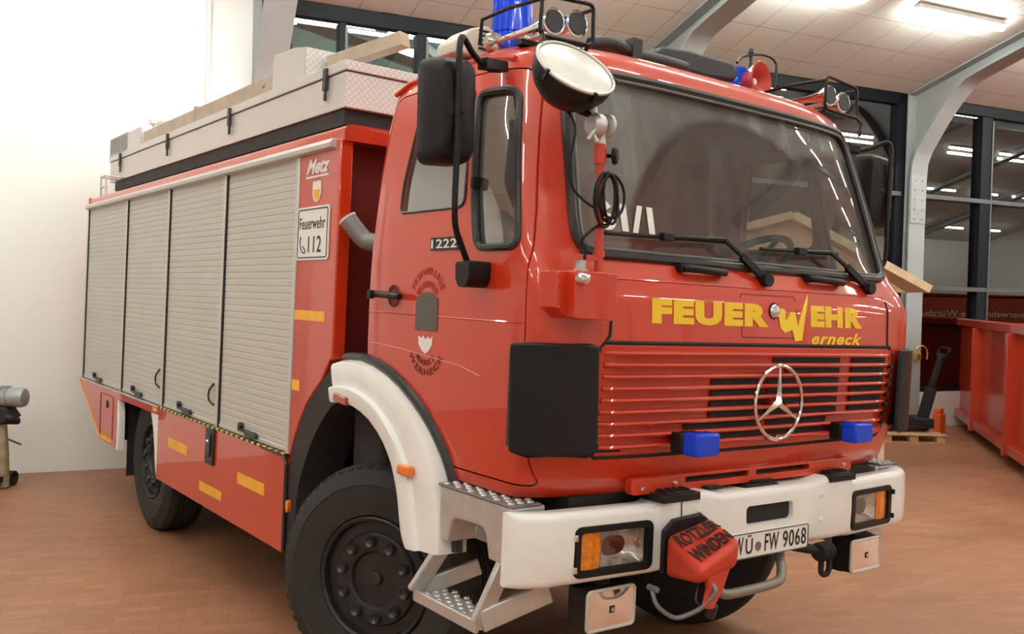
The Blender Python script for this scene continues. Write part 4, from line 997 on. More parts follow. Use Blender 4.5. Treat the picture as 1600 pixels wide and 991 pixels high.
# ---- equipment body
YB0, YB1 = 1.775, 7.24
def bx(z): return 1.2486 - 0.0109 * (z - 0.6)
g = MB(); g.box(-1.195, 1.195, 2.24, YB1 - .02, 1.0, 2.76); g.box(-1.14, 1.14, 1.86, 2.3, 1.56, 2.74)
body = g.build('equipment_body', M_REDDARK, truck)  # whole box dark red, the shade behind the cab put into its colour
# roof slab with red edge
g = MB(); g.prism(rpoly([(-1.228, 2.700), (1.228, 2.700), (1.228, 2.765), (1.195, 2.785), (-1.195, 2.785), (-1.228, 2.765)], [0, 0, .01, .01, .01, .01], 3), 'Y', 1.745, YB1); g.build('body_roof', M_RED, body)
for sx in (-1, 1):
    # front pillar panel with the wheel-arch edge
    pp = [(1.775, 2.71), (1.775, 1.60), (1.80, 1.575)] + [p for p in FO[2:8]] + [(2.253, 1.035), (2.253, 2.71)]
    g = MB(); g.prism(pp, 'X', *sorted((sx * 1.19, sx * 1.237))); g.build('side_pillar', M_RED, body, bevel=0.006)
    # front return: bright edge strip beside the dark gap
    g = MB(); g.box(*sorted((sx * 1.237, sx * 1.165)), 1.765, 1.79, 1.585, 2.71); g.build('pillar_edge', M_RED, body, bevel=0.008)
    # alu rain rail
    g = MB(); g.prism([(1.225, 2.662), (1.270, 2.668), (1.276, 2.690), (1.262, 2.712), (1.225, 2.716)], 'Y', 1.815, 7.22)
    if sx < 0: g.v = [(-v[0], v[1], v[2]) for v in g.v]
    g.build('rain_rail', M_ALUP, body, bevel=0.003)
    # shutters
    YS = [7.20, 5.78, 4.598, 3.392, 2.252]
    for i in range(4):
        ya, yb = YS[i + 1] + 0.042, YS[i] - 0.012
        prof = []; z = 1.052; x0 = 1.226
        while z < 2.655:
            prof += [(x0 + 0.0012, z + 0.0020), (x0 + 0.0035, z + 0.005), (x0 + 0.004, z + 0.022), (x0 + 0.0035, z + 0.037), (x0 + 0.0012, z + 0.0395)]; z += 0.041
        g = MB(); g.grid([[(sx * px_, ya, pz_) for px_, pz_ in prof], [(sx * px_, yb, pz_) for px_, pz_ in prof]])
        sh = g.build('roller_shutter', M_SHUT, body)
        g = MB(); g.box(*sorted((sx * 1.215, sx * 1.236)), ya, yb, 1.040, 1.064)
        g.build('shutter_foot_rail', M_ALUP, sh, bevel=0.004)
        yc = [6.585, 5.27, 4.05, 2.84][i]
        g = MB(); g.box(*sorted((sx * 1.226, sx * 1.250)), yc - .10, yc + .17, 1.066, 1.086); g.cyl((sx * 1.235, yc + .12, 1.105), (sx * 1.262, yc + .12, 1.105), 0.020, 12); g.box(*sorted((sx * 1.24, sx * 1.262)), yc - .15, yc + .02, 1.055, 1.082)
        g.build('shutter_handle', M_DKSTEEL, sh, bevel=0.004)
        if i in (1, 2):
            yy = YS[i + 1] + 0.10; g = MB(); g.tube(smoothpath([(sx * 1.234, yy, 1.17), (sx * 1.25, yy + .045, 1.20), (sx * 1.25, yy + .05, 1.26), (sx * 1.234, yy + .01, 1.31)], 4), 0.007, 6); g.build('pull_strap', M_GASK, sh)
    # guide profiles with their dark slots
    g = MB(); gs = MB()
    for y in YS:
        g.box(*sorted((sx * 1.20, sx * 1.243)), y - 0.0, y + 0.045, 1.035, 2.665) if y < 7 else g.box(*sorted((sx * 1.20, sx * 1.243)), y + .015, y + 0.04, 1.035, 2.665)
        if 3 < y < 7: gs.box(*sorted((sx * 1.20, sx * 1.240)), y - 0.020, y + 0.0, 1.035, 2.665)
    gs.box(*sorted((sx * 1.20, sx * 1.238)), 7.188, 7.214, 1.035, 2.665)
    split(g, 'shutter_guide', M_ALUP, body, bevel=0.004); split(gs, 'guide_slot', M_BLACKM, body)
    # skirts
    g = MB(); g.prism([(2.27, 0.488), (4.66, 0.488), (4.66, 1.022), (2.32, 1.022), (2.27, 0.985)], 'X', *sorted((sx * 1.20, sx * 1.246))); sk = g.build('side_skirt', M_RED, body, bevel=0.004)
    g = MB(); g.prism([(5.86, 0.545), (6.42, 0.545), (7.28, 1.0), (7.28, 1.022), (4.66, 1.022), (4.66, 0.965), (5.86, 0.965)], 'X', *sorted((sx * 1.20, sx * 1.246))); sk2 = g.build('rear_skirt', M_RED, body, bevel=0.004)
    g = MB(); g.bar((sx * 1.247, 6.42, 0.555), (sx * 1.247, 7.28, 1.0), 0.004, 0.022, (0, 0, 1)); g.build('edge_trim', M_TAPE, sk2)
    fo = rrect(5.98, 6.42, 0.60, 0.965, 0.015, 3); g = MB(); g.tube([(sx * 1.247, y, z) for y, z in fo], 0.004, 5, closed=True); g.build('locker_gap', M_REDDARK, sk2)
    g = MB(); g.lathe([(0.035, 0), (0.033, 0.006)], (sx * 1.246, 6.18, 0.885), (sx, 0, 0), 16); g.build('locker_lock', M_BLACKM, sk2)
    g = MB(); g.box(*sorted((sx * 1.235, sx * 1.252)), 2.30, 4.70, 1.022, 1.036); g.build('hazard_strip', M_HAZ, body); g = MB(); g.box(*sorted((sx * 1.235, sx * 1.252)), 4.70, 7.28, 1.022, 1.034); g.build('sill_strip', M_ALUP, body)
    g = MB(); g.tube([(sx * 1.246, 2.262, 0.50), (sx * 1.246, 2.262, 0.98), (sx * 1.246, 2.30, 1.022), (sx * 1.246, 2.6, 1.024)], 0.010, 6); g.build('skirt_edge_seal', M_GASK, sk)
    # white rear arch lips
    for pts in ([(5.965, 0.965), (5.845, 0.965), (5.80, 0.86), (5.79, 0.70), (5.80, 0.53), (5.875, 0.53)], [(4.655, 0.965), (4.86, 0.965), (4.79, 0.85), (4.74, 0.70), (4.70, 0.55), (4.655, 0.48)]):
        g = MB(); g.prism(pts, 'X', *sorted((sx * 1.19, sx * 1.243))); g.build('arch_lip', M_WHITE, body, bevel=0.004)
    g = MB(); g.box(*sorted((sx * 0.80, sx * 1.15)), 5.84, 5.87, 0.30, 0.95); g.box(*sorted((sx * 0.80, sx * 1.19)), 4.60, 4.64, 0.50, 0.95); g.box(*sorted((sx * 0.8, sx * 1.19)), 4.64, 5.84, 0.955, 0.99); split(g, 'mudflap', M_BLACKM, body)
    # latch in the skirt
    g = MB(); g.box(*sorted((sx * 1.246, sx * 1.262)), 3.40, 3.545, 0.785, 1.022); g.box(*sorted((sx * 1.262, sx * 1.272)), 3.43, 3.515, 0.84, 0.99); lt = g.build('skirt_latch', M_DKSTEEL, sk, bevel=0.004)
    g = MB(); g.lathe([(0.012, 0), (0.008, 0.008)], (sx * 1.272, 3.47, 0.94), (sx, 0, 0), 10); g.build('latch_bolt', M_CHROME, lt)
    # reflective tapes
    tp = MB()
    for a, b, c, d in ((3.945, 4.385, 0.768, 0.838), (3.243, 3.668, 0.585, 0.645), (2.552, 2.980, 0.750, 0.818)): tp.box(*sorted((sx * 1.2465, sx * 1.2485)), a, b, c, d)
    split(tp, 'reflective_tape', M_TAPE, sk, smooth=False)
    tp = MB(); tp.box(*sorted((sx * 1.2375, sx * 1.2395)), 1.87, 2.25, 1.776, 1.829); tp.box(*sorted((sx * 1.2375, sx * 1.2395)), 2.145, 2.247, 1.392, 1.450); split(tp, 'reflective_tape', M_TAPE, body, smooth=False)
    tp = MB(); tp.box(*sorted((sx * 1.2465, sx * 1.2485)), 6.0, 6.38, 0.56, 0.61); tp.box(*sorted((sx * 1.2465, sx * 1.2485)), 4.70, 4.80, 0.985, 1.012); split(tp, 'reflective_tape', M_TAPE, sk2, smooth=False)
# rear wall of the body
g = MB(); g.box(-1.22, 1.22, YB1 - .03, YB1, 1.0, 2.71); g.box(-1.235, -1.17, YB1 - .01, YB1 + .02, 2.66, 2.78); g.build('rear_panel', M_RED, body)
# side signs
SX = -1.2385
g = MB(); g.prism(rrect(1.852, 2.245, 2.098, 2.382, 0.02, 4), 'X', SX - .006, SX); sg = g.build('emergency_sign', M_WVIN, body, smooth=False)
g = MB(); rr_ = rrect(1.868, 2.229, 2.112, 2.368, 0.015, 4); g.tube([(SX - .0065, y, z) for y, z in rr_], 0.0032, 5, closed=True); g.build('sign_border', M_BVIN, sg)
def sidetxt(s, y_l, y_r, z0, z1, x, m_, parent, bold=0.01, shear=0, nm='sign_lettering', space=1.0):
    return text(s, lambda a, b, d: (x - 0.0012 * d, lerp(y_l, y_r, a), lerp(z0, z1, b)), bold=bold, shear=shear, space=space).build(nm, m_, parent, smooth=False)
sidetxt('Feuerwehr', 2.212, 1.895, 2.262, 2.325, SX - .0062, M_BVIN, sg, 0.008, space=1.05)
sidetxt('112', 2.095, 1.935, 2.138, 2.225, SX - .0062, M_BVIN, sg, 0.008, space=1.05)
g = MB(); g.tube([(SX - .0072, *p) for p in [(2.19, 2.225), (2.197, 2.20), (2.19, 2.165), (2.165, 2.14), (2.135, 2.135), (2.125, 2.15), (2.14, 2.158), (2.165, 2.172)]], 0.0035, 5); g.build('phone_symbol', M_BVIN, sg)
sidetxt('Metz', 2.165, 1.875, 2.555, 2.635, SX, M_WVIN, body, 0.03, 0.45, 'maker_lettering')
g = MB(); g.box(SX - .0012, SX, 1.885, 2.17, 2.535, 2.545); g.build('maker_underline', M_WVIN, body, smooth=False)
cr = [(1.975, 2.515), (2.075, 2.515), (2.078, 2.45), (2.060, 2.415), (2.025, 2.402), (1.990, 2.415), (1.972, 2.45)]
g = MB(); g.prism(cr, 'X', SX - .0012, SX); c_ = g.build('town_crest', M_WVIN, body, smooth=False)
g = MB(); g.prism([(1.985, 2.47), (2.065, 2.47), (2.066, 2.45), (2.052, 2.422), (2.025, 2.412), (1.998, 2.422), (1.984, 2.45)], 'X', SX - .0022, SX - .0010); g.build('crest_field', M_TAPE, c_, smooth=False)
# door decals
DS = -1.2275
def dd(y, z, o=0.0): return (-(cab_x(y, z) + 0.0018 + o), y, z)
g = MB(); g.prism(rrect(0.662, 0.882, 2.122, 2.176, 0.004, 2), 'X', -1.226, -1.221); bd = g.build('model_badge', M_BVIN, door_obs[0], smooth=False)
g.v = []; text('1222', lambda a, b, d: (-1.2262 - 0.002 * d, lerp(0.872, 0.672, a), lerp(2.13, 2.168, b)), bold=0.02, space=1.05).build('badge_lettering', M_SILV, bd, smooth=False)
def decal(pts, m_, nm, o=0.0):
    g = MB(); n = len(pts); g.add([dd(y, z, o + .0012) for y, z in pts] + [dd(y, z, o) for y, z in pts], [tuple(range(n)), tuple(range(n, 2 * n))[::-1]] + [(i, (i + 1) % n, n + (i + 1) % n, n + i) for i in range(n)])
    return g.build(nm, m_, door_obs[0], smooth=False)
decal([(0.983, 1.775), (0.803, 1.775), (0.803, 1.918), (0.835, 1.925), (0.860, 1.942), (0.925, 1.942), (0.95, 1.925), (0.985, 1.918)], M_CREST, 'door_crest')
decal([(0.952, 1.752), (0.925, 1.742), (0.912, 1.755), (0.895, 1.738), (0.868, 1.752), (0.860, 1.738), (0.835, 1.755), (0.838, 1.715), (0.862, 1.69), (0.892, 1.675), (0.925, 1.692), (0.950, 1.718)], M_WVIN, 'crest_flame')
def arctext(s, cy, cz, r, a0, a1, h, m_, top=True):
    def pl_(a, b, d):
        an = math.radians(lerp(a0, a1, a)); rr = r + (h * b if top else -h * b + h)
        y = cy - rr * math.cos(an); z = cz + rr * math.sin(an); return dd(y, z, 0.0008 * d)
    text(s, pl_, bold=0.01, space=1.15).build('crest_lettering', m_, door_obs[0], smooth=False)
arctext('FREIWILLIGE', 0.892, 1.90, 0.118, 155, 25, 0.032, M_FADE); arctext('FEUERWEHR', 0.892, 1.885, 0.078, 150, 30, 0.028, M_FADE)
M_FADE2 = mat('dark_faded_print', (0.10, 0.012, 0.01), 0.5)
arctext('MARKT', 0.892, 1.735, 0.085, 225, 315, 0.026, M_FADE2, False); arctext('WERNECK', 0.892, 1.735, 0.125, 205, 335, 0.030, M_FADE2, False)
# door swage lines and scratch
g = MB(); g.tube([dd(y, z, -0.003) for y, z in ((1.42, 1.845), (1.1, 1.842), (0.7, 1.838), (0.20, 1.835))], 0.0045, 6)
g.build('door_swage', M_RED, door_obs[0])
g = MB(); g.tube([dd(y, z, -0.0008) for y, z in ((1.38, 1.70), (1.1, 1.685), (0.8, 1.66), (0.62, 1.645), (0.48, 1.615))], 0.0022, 5); g.build('scratch', mat('scratch_pink', (0.75, 0.30, 0.22), 0.5), door_obs[0])
# body gap hardware: hose connection pipe, exhaust
g = MB(); g.tube(smoothpath([(-1.04, 1.50, 2.20), (-1.13, 1.57, 2.185), (-1.156, 1.615, 2.195), (-1.185, 1.645, 2.235), (-1.222, 1.68, 2.295)], 3), 0.046, 16)
for k, v in enumerate(g.v): pass
ex = g.build('snorkel_pipe', M_STEEL, truck)
g = MB(); g.lathe([(0.047, 0.0), (0.050, 0.010), (0.036, 0.014)], (-1.222, 1.68, 2.295), (-0.46, 0.43, 0.77), 18); g.build('pipe_mouth', M_WVIN, ex)
g = MB(); g.box(-1.05, 1.05, 1.50, 1.76, 1.30, 1.60); g.build('gap_filler', M_CHASSIS, truck)
g = MB(); g.box(-1.16, -1.12, 1.47, 1.52, 1.62, 1.80); g.cyl((-1.17, 1.50, 1.70), (-1.10, 1.50, 1.70), .02); g.build('gap_bracket', M_BLACKM, truck)

# ---- roof box of checker plate
RX = -0.955
g = MB(); g.box(RX, -0.50, 2.315, 7.66, 2.995, 3.200); g.box(RX - .012, -0.488, 2.300, 7.68, 3.205, 3.262)
rb = g.build('roof_box', M_CHECK, truck, bevel=0.004, smooth=False)
g = MB(); g.box(RX + .004, -0.504, 2.32, 7.65, 3.198, 3.207); g.build('lid_gap', M_BLACKM, rb)
g = MB(); g.box(RX - .004, RX + .02, 7.0, 7.68, 3.262, 3.44); g.prism([(6.55, 3.262), (7.68, 3.262), (7.68, 3.43), (6.55, 3.43)], 'X', RX - .004, RX + .012); g.box(RX - .004, -0.6, 6.54, 6.56, 3.262, 3.40)
g.build('box_upstand', M_CHECK, rb, smooth=False)
g = MB(); g.prism([(3.40, 3.262), (2.88, 3.262), (2.88, 3.445), (3.05, 3.475), (3.39, 3.49)], 'X', RX - .004, RX + .012); g.box(RX - .004, -0.70, 2.87, 2.885, 3.262, 3.445); g.box(-0.72, -0.70, 2.88, 3.4, 3.262, 3.47); g.build('box_upstand', M_CHECK, rb, smooth=False)
g = MB()
for y in (2.55, 4.15, 5.65, 7.2): g.box(RX - .03, RX - .008, y - .02, y + .02, 3.12, 3.25); g.box(RX - .024, RX - .01, y - .012, y + .012, 3.06, 3.13)
split(g, 'lid_clasp', M_DKSTEEL, rb, bevel=0.003)
g = MB()
for y in (2.45, 4.0, 5.5, 7.1): g.box(-0.86, 0.86, y, y + .08, 2.785, 2.995)
g.box(-0.94, -0.52, 2.35, 7.5, 2.90, 2.993); split(g, 'rack_support_shade', M_CHASSIS, truck)  # supports, blackened with a long strip for the shade under the box
g = MB()
for y in (7.1, 7.30): g.tube([(-1.12, y, 2.785), (-1.12, y, 3.0), (-0.9, y, 3.0)], 0.012, 8)
g.tube([(-1.12, 7.1, 2.9), (-1.12, 7.3, 2.9)], 0.012, 8); g.tube([(-1.12, 7.1, 3.0), (-1.12, 7.3, 3.0)], 0.012, 8); split(g, 'ladder_rail', M_ALUP, truck)

# ---- cab roof equipment
def horn_set(sx):
    g = MB(); y0 = 0.394
    gd = rpoly([(0.795, 2.985), (1.075, 2.975), (1.068, 3.135), (0.80, 3.155)], 0.03, 4)
    g.tube([(sx * x, 0.372, z) for x, z in gd], 0.0085, 8, closed=True)
    g.tube([(sx * 1.068, 0.372, 3.12), (sx * 1.075, 0.60, 3.13), (sx * 1.075, 0.78, 3.125), (sx * 1.07, 0.80, 3.02)], 0.0085, 8)
    g.tube([(sx * 0.80, 0.372, 3.135), (sx * 0.80, 0.60, 3.14), (sx * 0.80, 0.78, 3.13), (sx * 0.80, 0.80, 3.04)], 0.0085, 8)
    g.tube([(sx * 1.062, 0.372, 2.985), (sx * 1.075, 0.34, 2.945), (sx * 1.068, 0.345, 2.90)], 0.0085, 8); g.tube([(sx * 0.81, 0.372, 2.99), (sx * 0.81, 0.42, 2.96)], 0.0085, 8)
    g.lathe([(0.022, 0), (0.016, 0.012)], (sx * 1.068, 0.35, 2.895), (sx * .6, -.6, 0), 12)
    hs = g.build('horn_guard', M_BLACK, truck)
    for k, (x, z, L) in enumerate(((0.866, 3.068, 0.30), (0.988, 3.052, 0.40))):
        h = MB(); h.lathe([(0.050, -0.002), (0.056, 0.0), (0.054, 0.006), (0.040, 0.03), (0.028, 0.07), (0.018, 0.14), (0.013, L - .05), (0.013, L), (0.040, L + .005), (0.046, L + .02), (0.040, L + .045), (0.01, L + .055)], (sx * x, y0, z), (0, 1, 0), 24)
        hn = h.build('air_horn', M_CHROME, hs)
        h = MB(); h.lathe([(0.047, 0), (0.045, 0.003)], (sx * x, y0 - 0.003, z), (0, -1, 0), 24); h.build('horn_mouth', M_DKSTEEL, hn)
    h = MB(); h.box(*sorted((sx * 0.83, sx * 1.03)), 0.55, 0.60, 2.985, 3.008); h.box(*sorted((sx * 0.85, sx * 1.01)), 0.40, 0.42, 2.965, 2.985); split(h, 'horn_mount', M_BLACK, hs)
horn_set(-1); horn_set(1)
# beacons
for sx, r, z0, z1 in ((-1, 0.092, 3.045, 3.38), (1, 0.085, 3.075, 3.262)):
    x0 = sx * 0.83 if sx < 0 else 0.715; y0 = 0.90 if sx < 0 else 0.90
    g = MB(); g.lathe([(r + .01, 0), (r + .01, 0.035), (r - .01, 0.05)], (x0, y0, z0 - .03), (0, 0, 1), 28); bb = g.build('beacon_base', M_BLACK, truck)
    g = MB(); g.lathe([(r, 0), (r, 0.05), (r * .93, 0.055), (r * .93, 0.075), (r, 0.08), (r * .97, (z1 - z0) - .03), (r * .8, (z1 - z0) - .008), (r * .4, z1 - z0)], (x0, y0, z0 + .01), (0, 0, 1), 28); g.build('blue_beacon', M_BLUE, bb)
g = MB(); g.tube(smoothpath([(0.58, 0.78, 3.255), (0.64, 0.80, 3.30), (0.71, 0.80, 3.325), (0.80, 0.80, 3.345), (0.88, 0.80, 3.345), (0.925, 0.80, 3.325), (0.935, 0.80, 3.28), (0.935, 0.82, 3.03)], 4), 0.008, 8); g.tube([(0.715, 0.80, 3.08), (0.715, 0.80, 3.345)], 0.009, 8); g.lathe([(0.017, 0), (0.012, 0.025)], (0.715, 0.80, 3.335), (0, 0, 1), 10); g.build('beacon_guard', M_DKSTEEL, truck)
# red loudspeaker
ax_ = Vector((0.16, -0.98, 0.02)).normalized(); o_ = Vector((0.755, 0.75, 3.185))
g = MB(); g.lathe([(0.0, 0.075), (0.02, 0.075), (0.035, 0.05), (0.065, 0.022), (0.096, 0.002), (0.104, 0.0), (0.108, 0.004), (0.104, 0.012), (0.080, 0.05), (0.060, 0.10), (0.048, 0.16), (0.040, 0.165), (0.040, 0.22), (0.02, 0.225)], o_, -ax_, 28); ls = g.build('loudspeaker', M_HORNRED, truck)
g = MB(); g.lathe([(0.022, -0.03), (0.022, 0), (0.016, 0.010), (0.0, 0.012)], o_ - ax_ * 0.05, ax_, 16); g.build('speaker_plug', M_WVIN, ls)
g = MB(); g.box(0.74, 0.80, 0.84, 0.92, 3.03, 3.16); g.build('speaker_foot', M_BLACK, ls)
# cream ventilator box
g = MB(); g.prism(rpoly([(-1.13, 3.0), (-0.92, 3.0), (-0.92, 3.13), (-0.96, 3.15), (-1.05, 3.12), (-1.13, 3.05)], 0.012, 3), 'Y', 0.90, 1.06); cb = g.build('roof_ventilator', M_CREAM, truck, bevel=0.01)
g = MB()
for k in range(5): g.box(-1.01 , -0.955, 0.896, 0.902, 3.035 + k * .02, 3.044 + k * .02)
split(g, 'ventilator_slot', M_BLACKM, cb, smooth=False)
# black antenna spoiler and hatch in the middle of the roof
g = MB(); g.tube(smoothpath([(-0.60, 0.62, 3.085), (-0.50, 0.62, 3.11), (-0.40, 0.62, 3.105), (-0.30, 0.64, 3.10), (-0.10, 0.66, 3.11), (0.08, 0.68, 3.115)], 4), 0.03, 12, rads=None)
g.v = list(g.v); g.box(-0.36, -0.30, 0.59, 0.65, 3.05, 3.16); g.build('rolled_hose', M_HOSE, truck, bevel=0.004)
g = MB(); g.prism(rpoly([(-0.04, 3.13), (0.33, 3.125), (0.54, 3.145), (0.565, 3.20), (0.52, 3.238), (0.20, 3.238), (0.0, 3.222), (-0.06, 3.18)], 0.015, 4), 'Y', 0.75, 1.15); g.build('roof_hatch', M_HOSE, truck, bevel=0.02, seg=3); g = MB(); g.box(0.02, 0.44, 0.80, 1.1, 3.03, 3.16); g.build('hatch_base', M_CHASSIS, truck, bevel=0.01)
# ---- mirrors
for sx in (-1, 1):
    arm = MB()
    arm.tube(smoothpath([(sx * 1.13, 0.52, 2.86), (sx * 1.22, 0.50, 2.835), (sx * 1.33, 0.45, 2.86), (sx * 1.415, 0.40, 2.90), (sx * 1.438, 0.385, 2.86), (sx * 1.438, 0.385, 2.75), (sx * 1.432, 0.385, 2.45), (sx * 1.431, 0.385, 2.26), (sx * 1.405, 0.41, 2.18), (sx * 1.345, 0.45, 2.11), (sx * 1.300, 0.475, 2.055)], 4), 0.013, 10)
    arm.bar((sx * 1.13, 0.53, 2.865), (sx * 1.27, 0.48, 2.845), 0.05, 0.045)
    arm.prism(rpoly([(0.43, 2.068), (0.53, 2.063), (0.525, 1.99), (0.50, 1.962), (0.45, 1.965), (0.43, 1.995)], 0.015, 3), 'X', *sorted((sx * 1.22, sx * 1.325)))
    mr = arm.build('mirror_arm', M_BLACK, truck, bevel=0.004)
    h = MB(); ol = rpoly([(1.366, 2.435), (1.562, 2.420), (1.572, 2.825), (1.378, 2.845)], [0.05, 0.05, 0.05, 0.05], 6)
    rows = []
    cxm = 1.469; czm = 2.638
    for dy, s_ in ((0.085, 0.97), (0.080, 1.0), (0.02, 1.0), (-0.02, 0.96), (-0.045, 0.86), (-0.055, 0.70), (-0.06, 0.02)):
        rows.append([(sx * (cxm + (x - cxm) * s_), 0.46 + dy, czm + (z - czm) * s_) for x, z in ol])
    h.grid(rows, closed=True); n = len(ol); h.add(rows[0], [tuple(range(n))]); 
    rotm = Matrix.Rotation(sx * math.radians(-8), 3, 'Z'); pv = Vector((sx * cxm, 0.46, czm)); SH = Vector((-sx * 0.050, 0.0, 0)); h.v = [tuple(rotm @ (Vector(v) - pv) + pv + SH) for v in h.v]
    mh = h.build('mirror_housing', M_BLACK, mr)
    h = MB(); h.prism([(cxm + (x - cxm) * .9, czm + (z - czm) * .93) for x, z in ol], 'Y', 0.545, 0.549); h.v = [tuple(rotm @ (Vector((sx * v[0], v[1], v[2])) - pv) + pv + SH) for v in h.v]; h.build('mirror_glass', M_CHROME, mh)
    h = MB(); h.box(*sorted((sx * 1.425, sx * 1.47)), 0.395, 0.43, 2.60, 2.66); h.lathe([(0.016, 0), (0.012, 0.01)], (sx * 1.40, 0.405, 2.63), (0, -1, 0), 12); h.build('mirror_clamp', M_DKSTEEL, mr)
# ---- search light on its pole
g = MB(); g.prism(rpoly([(-1.185, 1.862), (-0.995, 1.858), (-0.985, 2.03), (-1.19, 2.035)], 0.012, 3), 'Y', -0.045, 0.10); g.prism([(-1.235, 1.90), (-1.18, 1.865), (-1.18, 2.03), (-1.235, 2.03)], 'Y', 0.0, 0.10); pb = g.build('searchlight_base', M_RED, truck, bevel=0.008)
g = MB(); g.lathe([(0.026, 0), (0.026, 0.01), (0.020, 0.03), (0.006, 0.034)], (-1.165, -0.045, 2.005), (0, -1, 0), 16); g.build('base_lock', M_CHROME, pb)
g = MB()
for z in (1.90, 1.945, 1.985): g.lathe([(0.007, 0), (0.005, 0.006)], (-1.225, 0.0, z), (0, -1, 0), 8)
split(g, 'base_rivet', M_RED, pb)
PX, PY = -1.060, 0.0
g = MB(); g.tube([(PX + 0.02, PY, 2.02), (PX, PY, 2.50)], 0.0165, 14); g.tube([(PX + .001, PY, 2.43), (PX, PY, 2.50)], 0.024, 14); g.tube([(PX + .017, PY, 2.09), (PX + .016, PY, 2.115)], 0.022, 14); g.box(PX - 0.09, PX + .01, PY - .01, PY + .03, 2.075, 2.095); pole = g.build('searchlight_pole', M_RED, truck)
g = MB(); g.cyl((PX + .02, PY, 2.465), (PX + .055, PY, 2.465), 0.008); g.lathe([(0.012, 0), (0.032, 0.004), (0.034, 0.014), (0.028, 0.022)], (PX + .05, PY - .01, 2.465), (0.6, -0.8, 0), 14); g.build('pole_knob', M_BLACK, pole)
g = MB(); g.lathe([(0.030, 0), (0.044, 0.012), (0.044, 0.045), (0.030, 0.055)], (PX - 0.06, PY - .01, 2.565), (1, 0.1, 0), 16); g.tube([(PX, PY, 2.50), (PX, PY, 2.56)], 0.02, 12); g.lathe([(0.02, 0), (0.046, 0.006), (0.046, 0.02), (0.03, 0.026)], (PX + .005, PY - .01, 2.568), (1, 0.1, 0), 16)
g.tube([(PX - .05, PY - .03, 2.545), (PX - .08, PY - .04, 2.525), (PX - .095, PY - .04, 2.50)], 0.008, 8); g.tube([(PX - .065, PY - .03, 2.53), (PX - .055, PY - .045, 2.495)], 0.008, 8); g.tube([(PX - .03, PY, 2.58), (PX - .045, PY, 2.63)], 0.016, 10)
g.build('swivel_clamp', M_ALU, pole, bevel=0.002)
# lamp head: face towards the camera, tilted up and to the side
LC = Vector((-1.178, 0.02, 2.757)); LR = 0.152
ln_ = Vector((-0.074, -0.722, 0.688)).normalized()
g = MB(); g.lathe([(LR, 0.002), (LR + .004, -0.004), (LR + .002, -0.022), (LR - .004, -0.05), (LR - .03, -0.095), (LR - .07, -0.13), (0.03, -0.145), (0.0, -0.146)], LC, ln_, 36); sl = g.build('searchlight', M_BLACK, pole)
g = MB(); g.lathe([(LR - .006, 0.004), (LR - .02, 0.010), (0.0, 0.016)], LC, ln_, 36)
M_LFACE = mat('searchlight_glass', (0.80, 0.82, 0.78), 0.25, coat=0.6, noise=0.04, nscale=30); g.build('searchlight_lens', M_LFACE, sl)
g = MB(); a1 = ln_.cross(Vector((0, 0, 1))).normalized(); a2 = ln_.cross(a1)
g.tube([LC + (a1 * math.cos(2 * PI * k / 40) + a2 * math.sin(2 * PI * k / 40)) * (LR + .001) + ln_ * 0.006 for k in range(40)], 0.006, 8, closed=True); g.build('lens_ring', M_ALUP, sl)
g = MB()
for k in range(5):
    a = 2 * PI * k / 5 + 0.4; c = LC + (a1 * math.cos(a) + a2 * math.sin(a)) * (LR + .006); g.bar(c + ln_ * 0.014, c - ln_ * 0.03, 0.012, 0.012)
split(g, 'lens_clip', M_BLACK, sl); g = MB()
g.tube([LC - ln_ * .12, LC.lerp(Vector((PX - .045, PY, 2.63)), 0.75) - ln_ * .06, (PX - .045, PY, 2.60)], 0.014, 8)
g.build('lamp_fork', M_BLACK, sl)
# cable: hanging line, coil round the pole and plug
g = MB()
g.tube(smoothpath([LC - ln_ * .14 + Vector((0, 0, 0)), (-1.185, 0.0, 2.55), (-1.20, 0.0, 2.42), (-1.19, 0.0, 2.34), (-1.14, -0.01, 2.29), (-1.09, -0.03, 2.26)], 5), 0.0055, 6)
for k, (w_, h_, ox, dz, tl) in enumerate(((0.052, 0.095, 0.0, 0.0, 0.0), (0.040, 0.085, 0.015, 0.005, 0.25), (0.066, 0.080, 0.02, 0.012, -0.15), (0.045, 0.10, -0.01, -0.005, 0.1), (0.035, 0.09, 0.01, 0.0, -0.3))):
    g.tube([(PX + 0.008 + ox + w_ * math.cos(t) + tl * 0.03 * math.sin(t), PY - 0.03 - 0.005 * k, 2.30 + dz + h_ * math.sin(t)) for t in [2 * PI * j / 28 for j in range(28)]], 0.0055, 6, closed=True)
g.tube(smoothpath([(-1.06, -0.03, 2.21), (-1.10, -0.02, 2.185), (-1.135, -0.01, 2.15), (-1.125, 0, 2.12), (-1.12, 0, 2.06)], 4), 0.0065, 6)
g.tube([(-1.118, 0.0, 2.13), (-1.12, 0, 2.075)], 0.013, 10); g.build('searchlight_cable', M_BLACK, pole)
g = MB(); g.lathe([(0.026, 0), (0.026, 0.012), (0.020, 0.014), (0.020, 0.05), (0.013, 0.06)], (-1.12, 0.01, 2.03), (0, 0, 1), 12); g.build('cable_plug', M_ALU, pole)

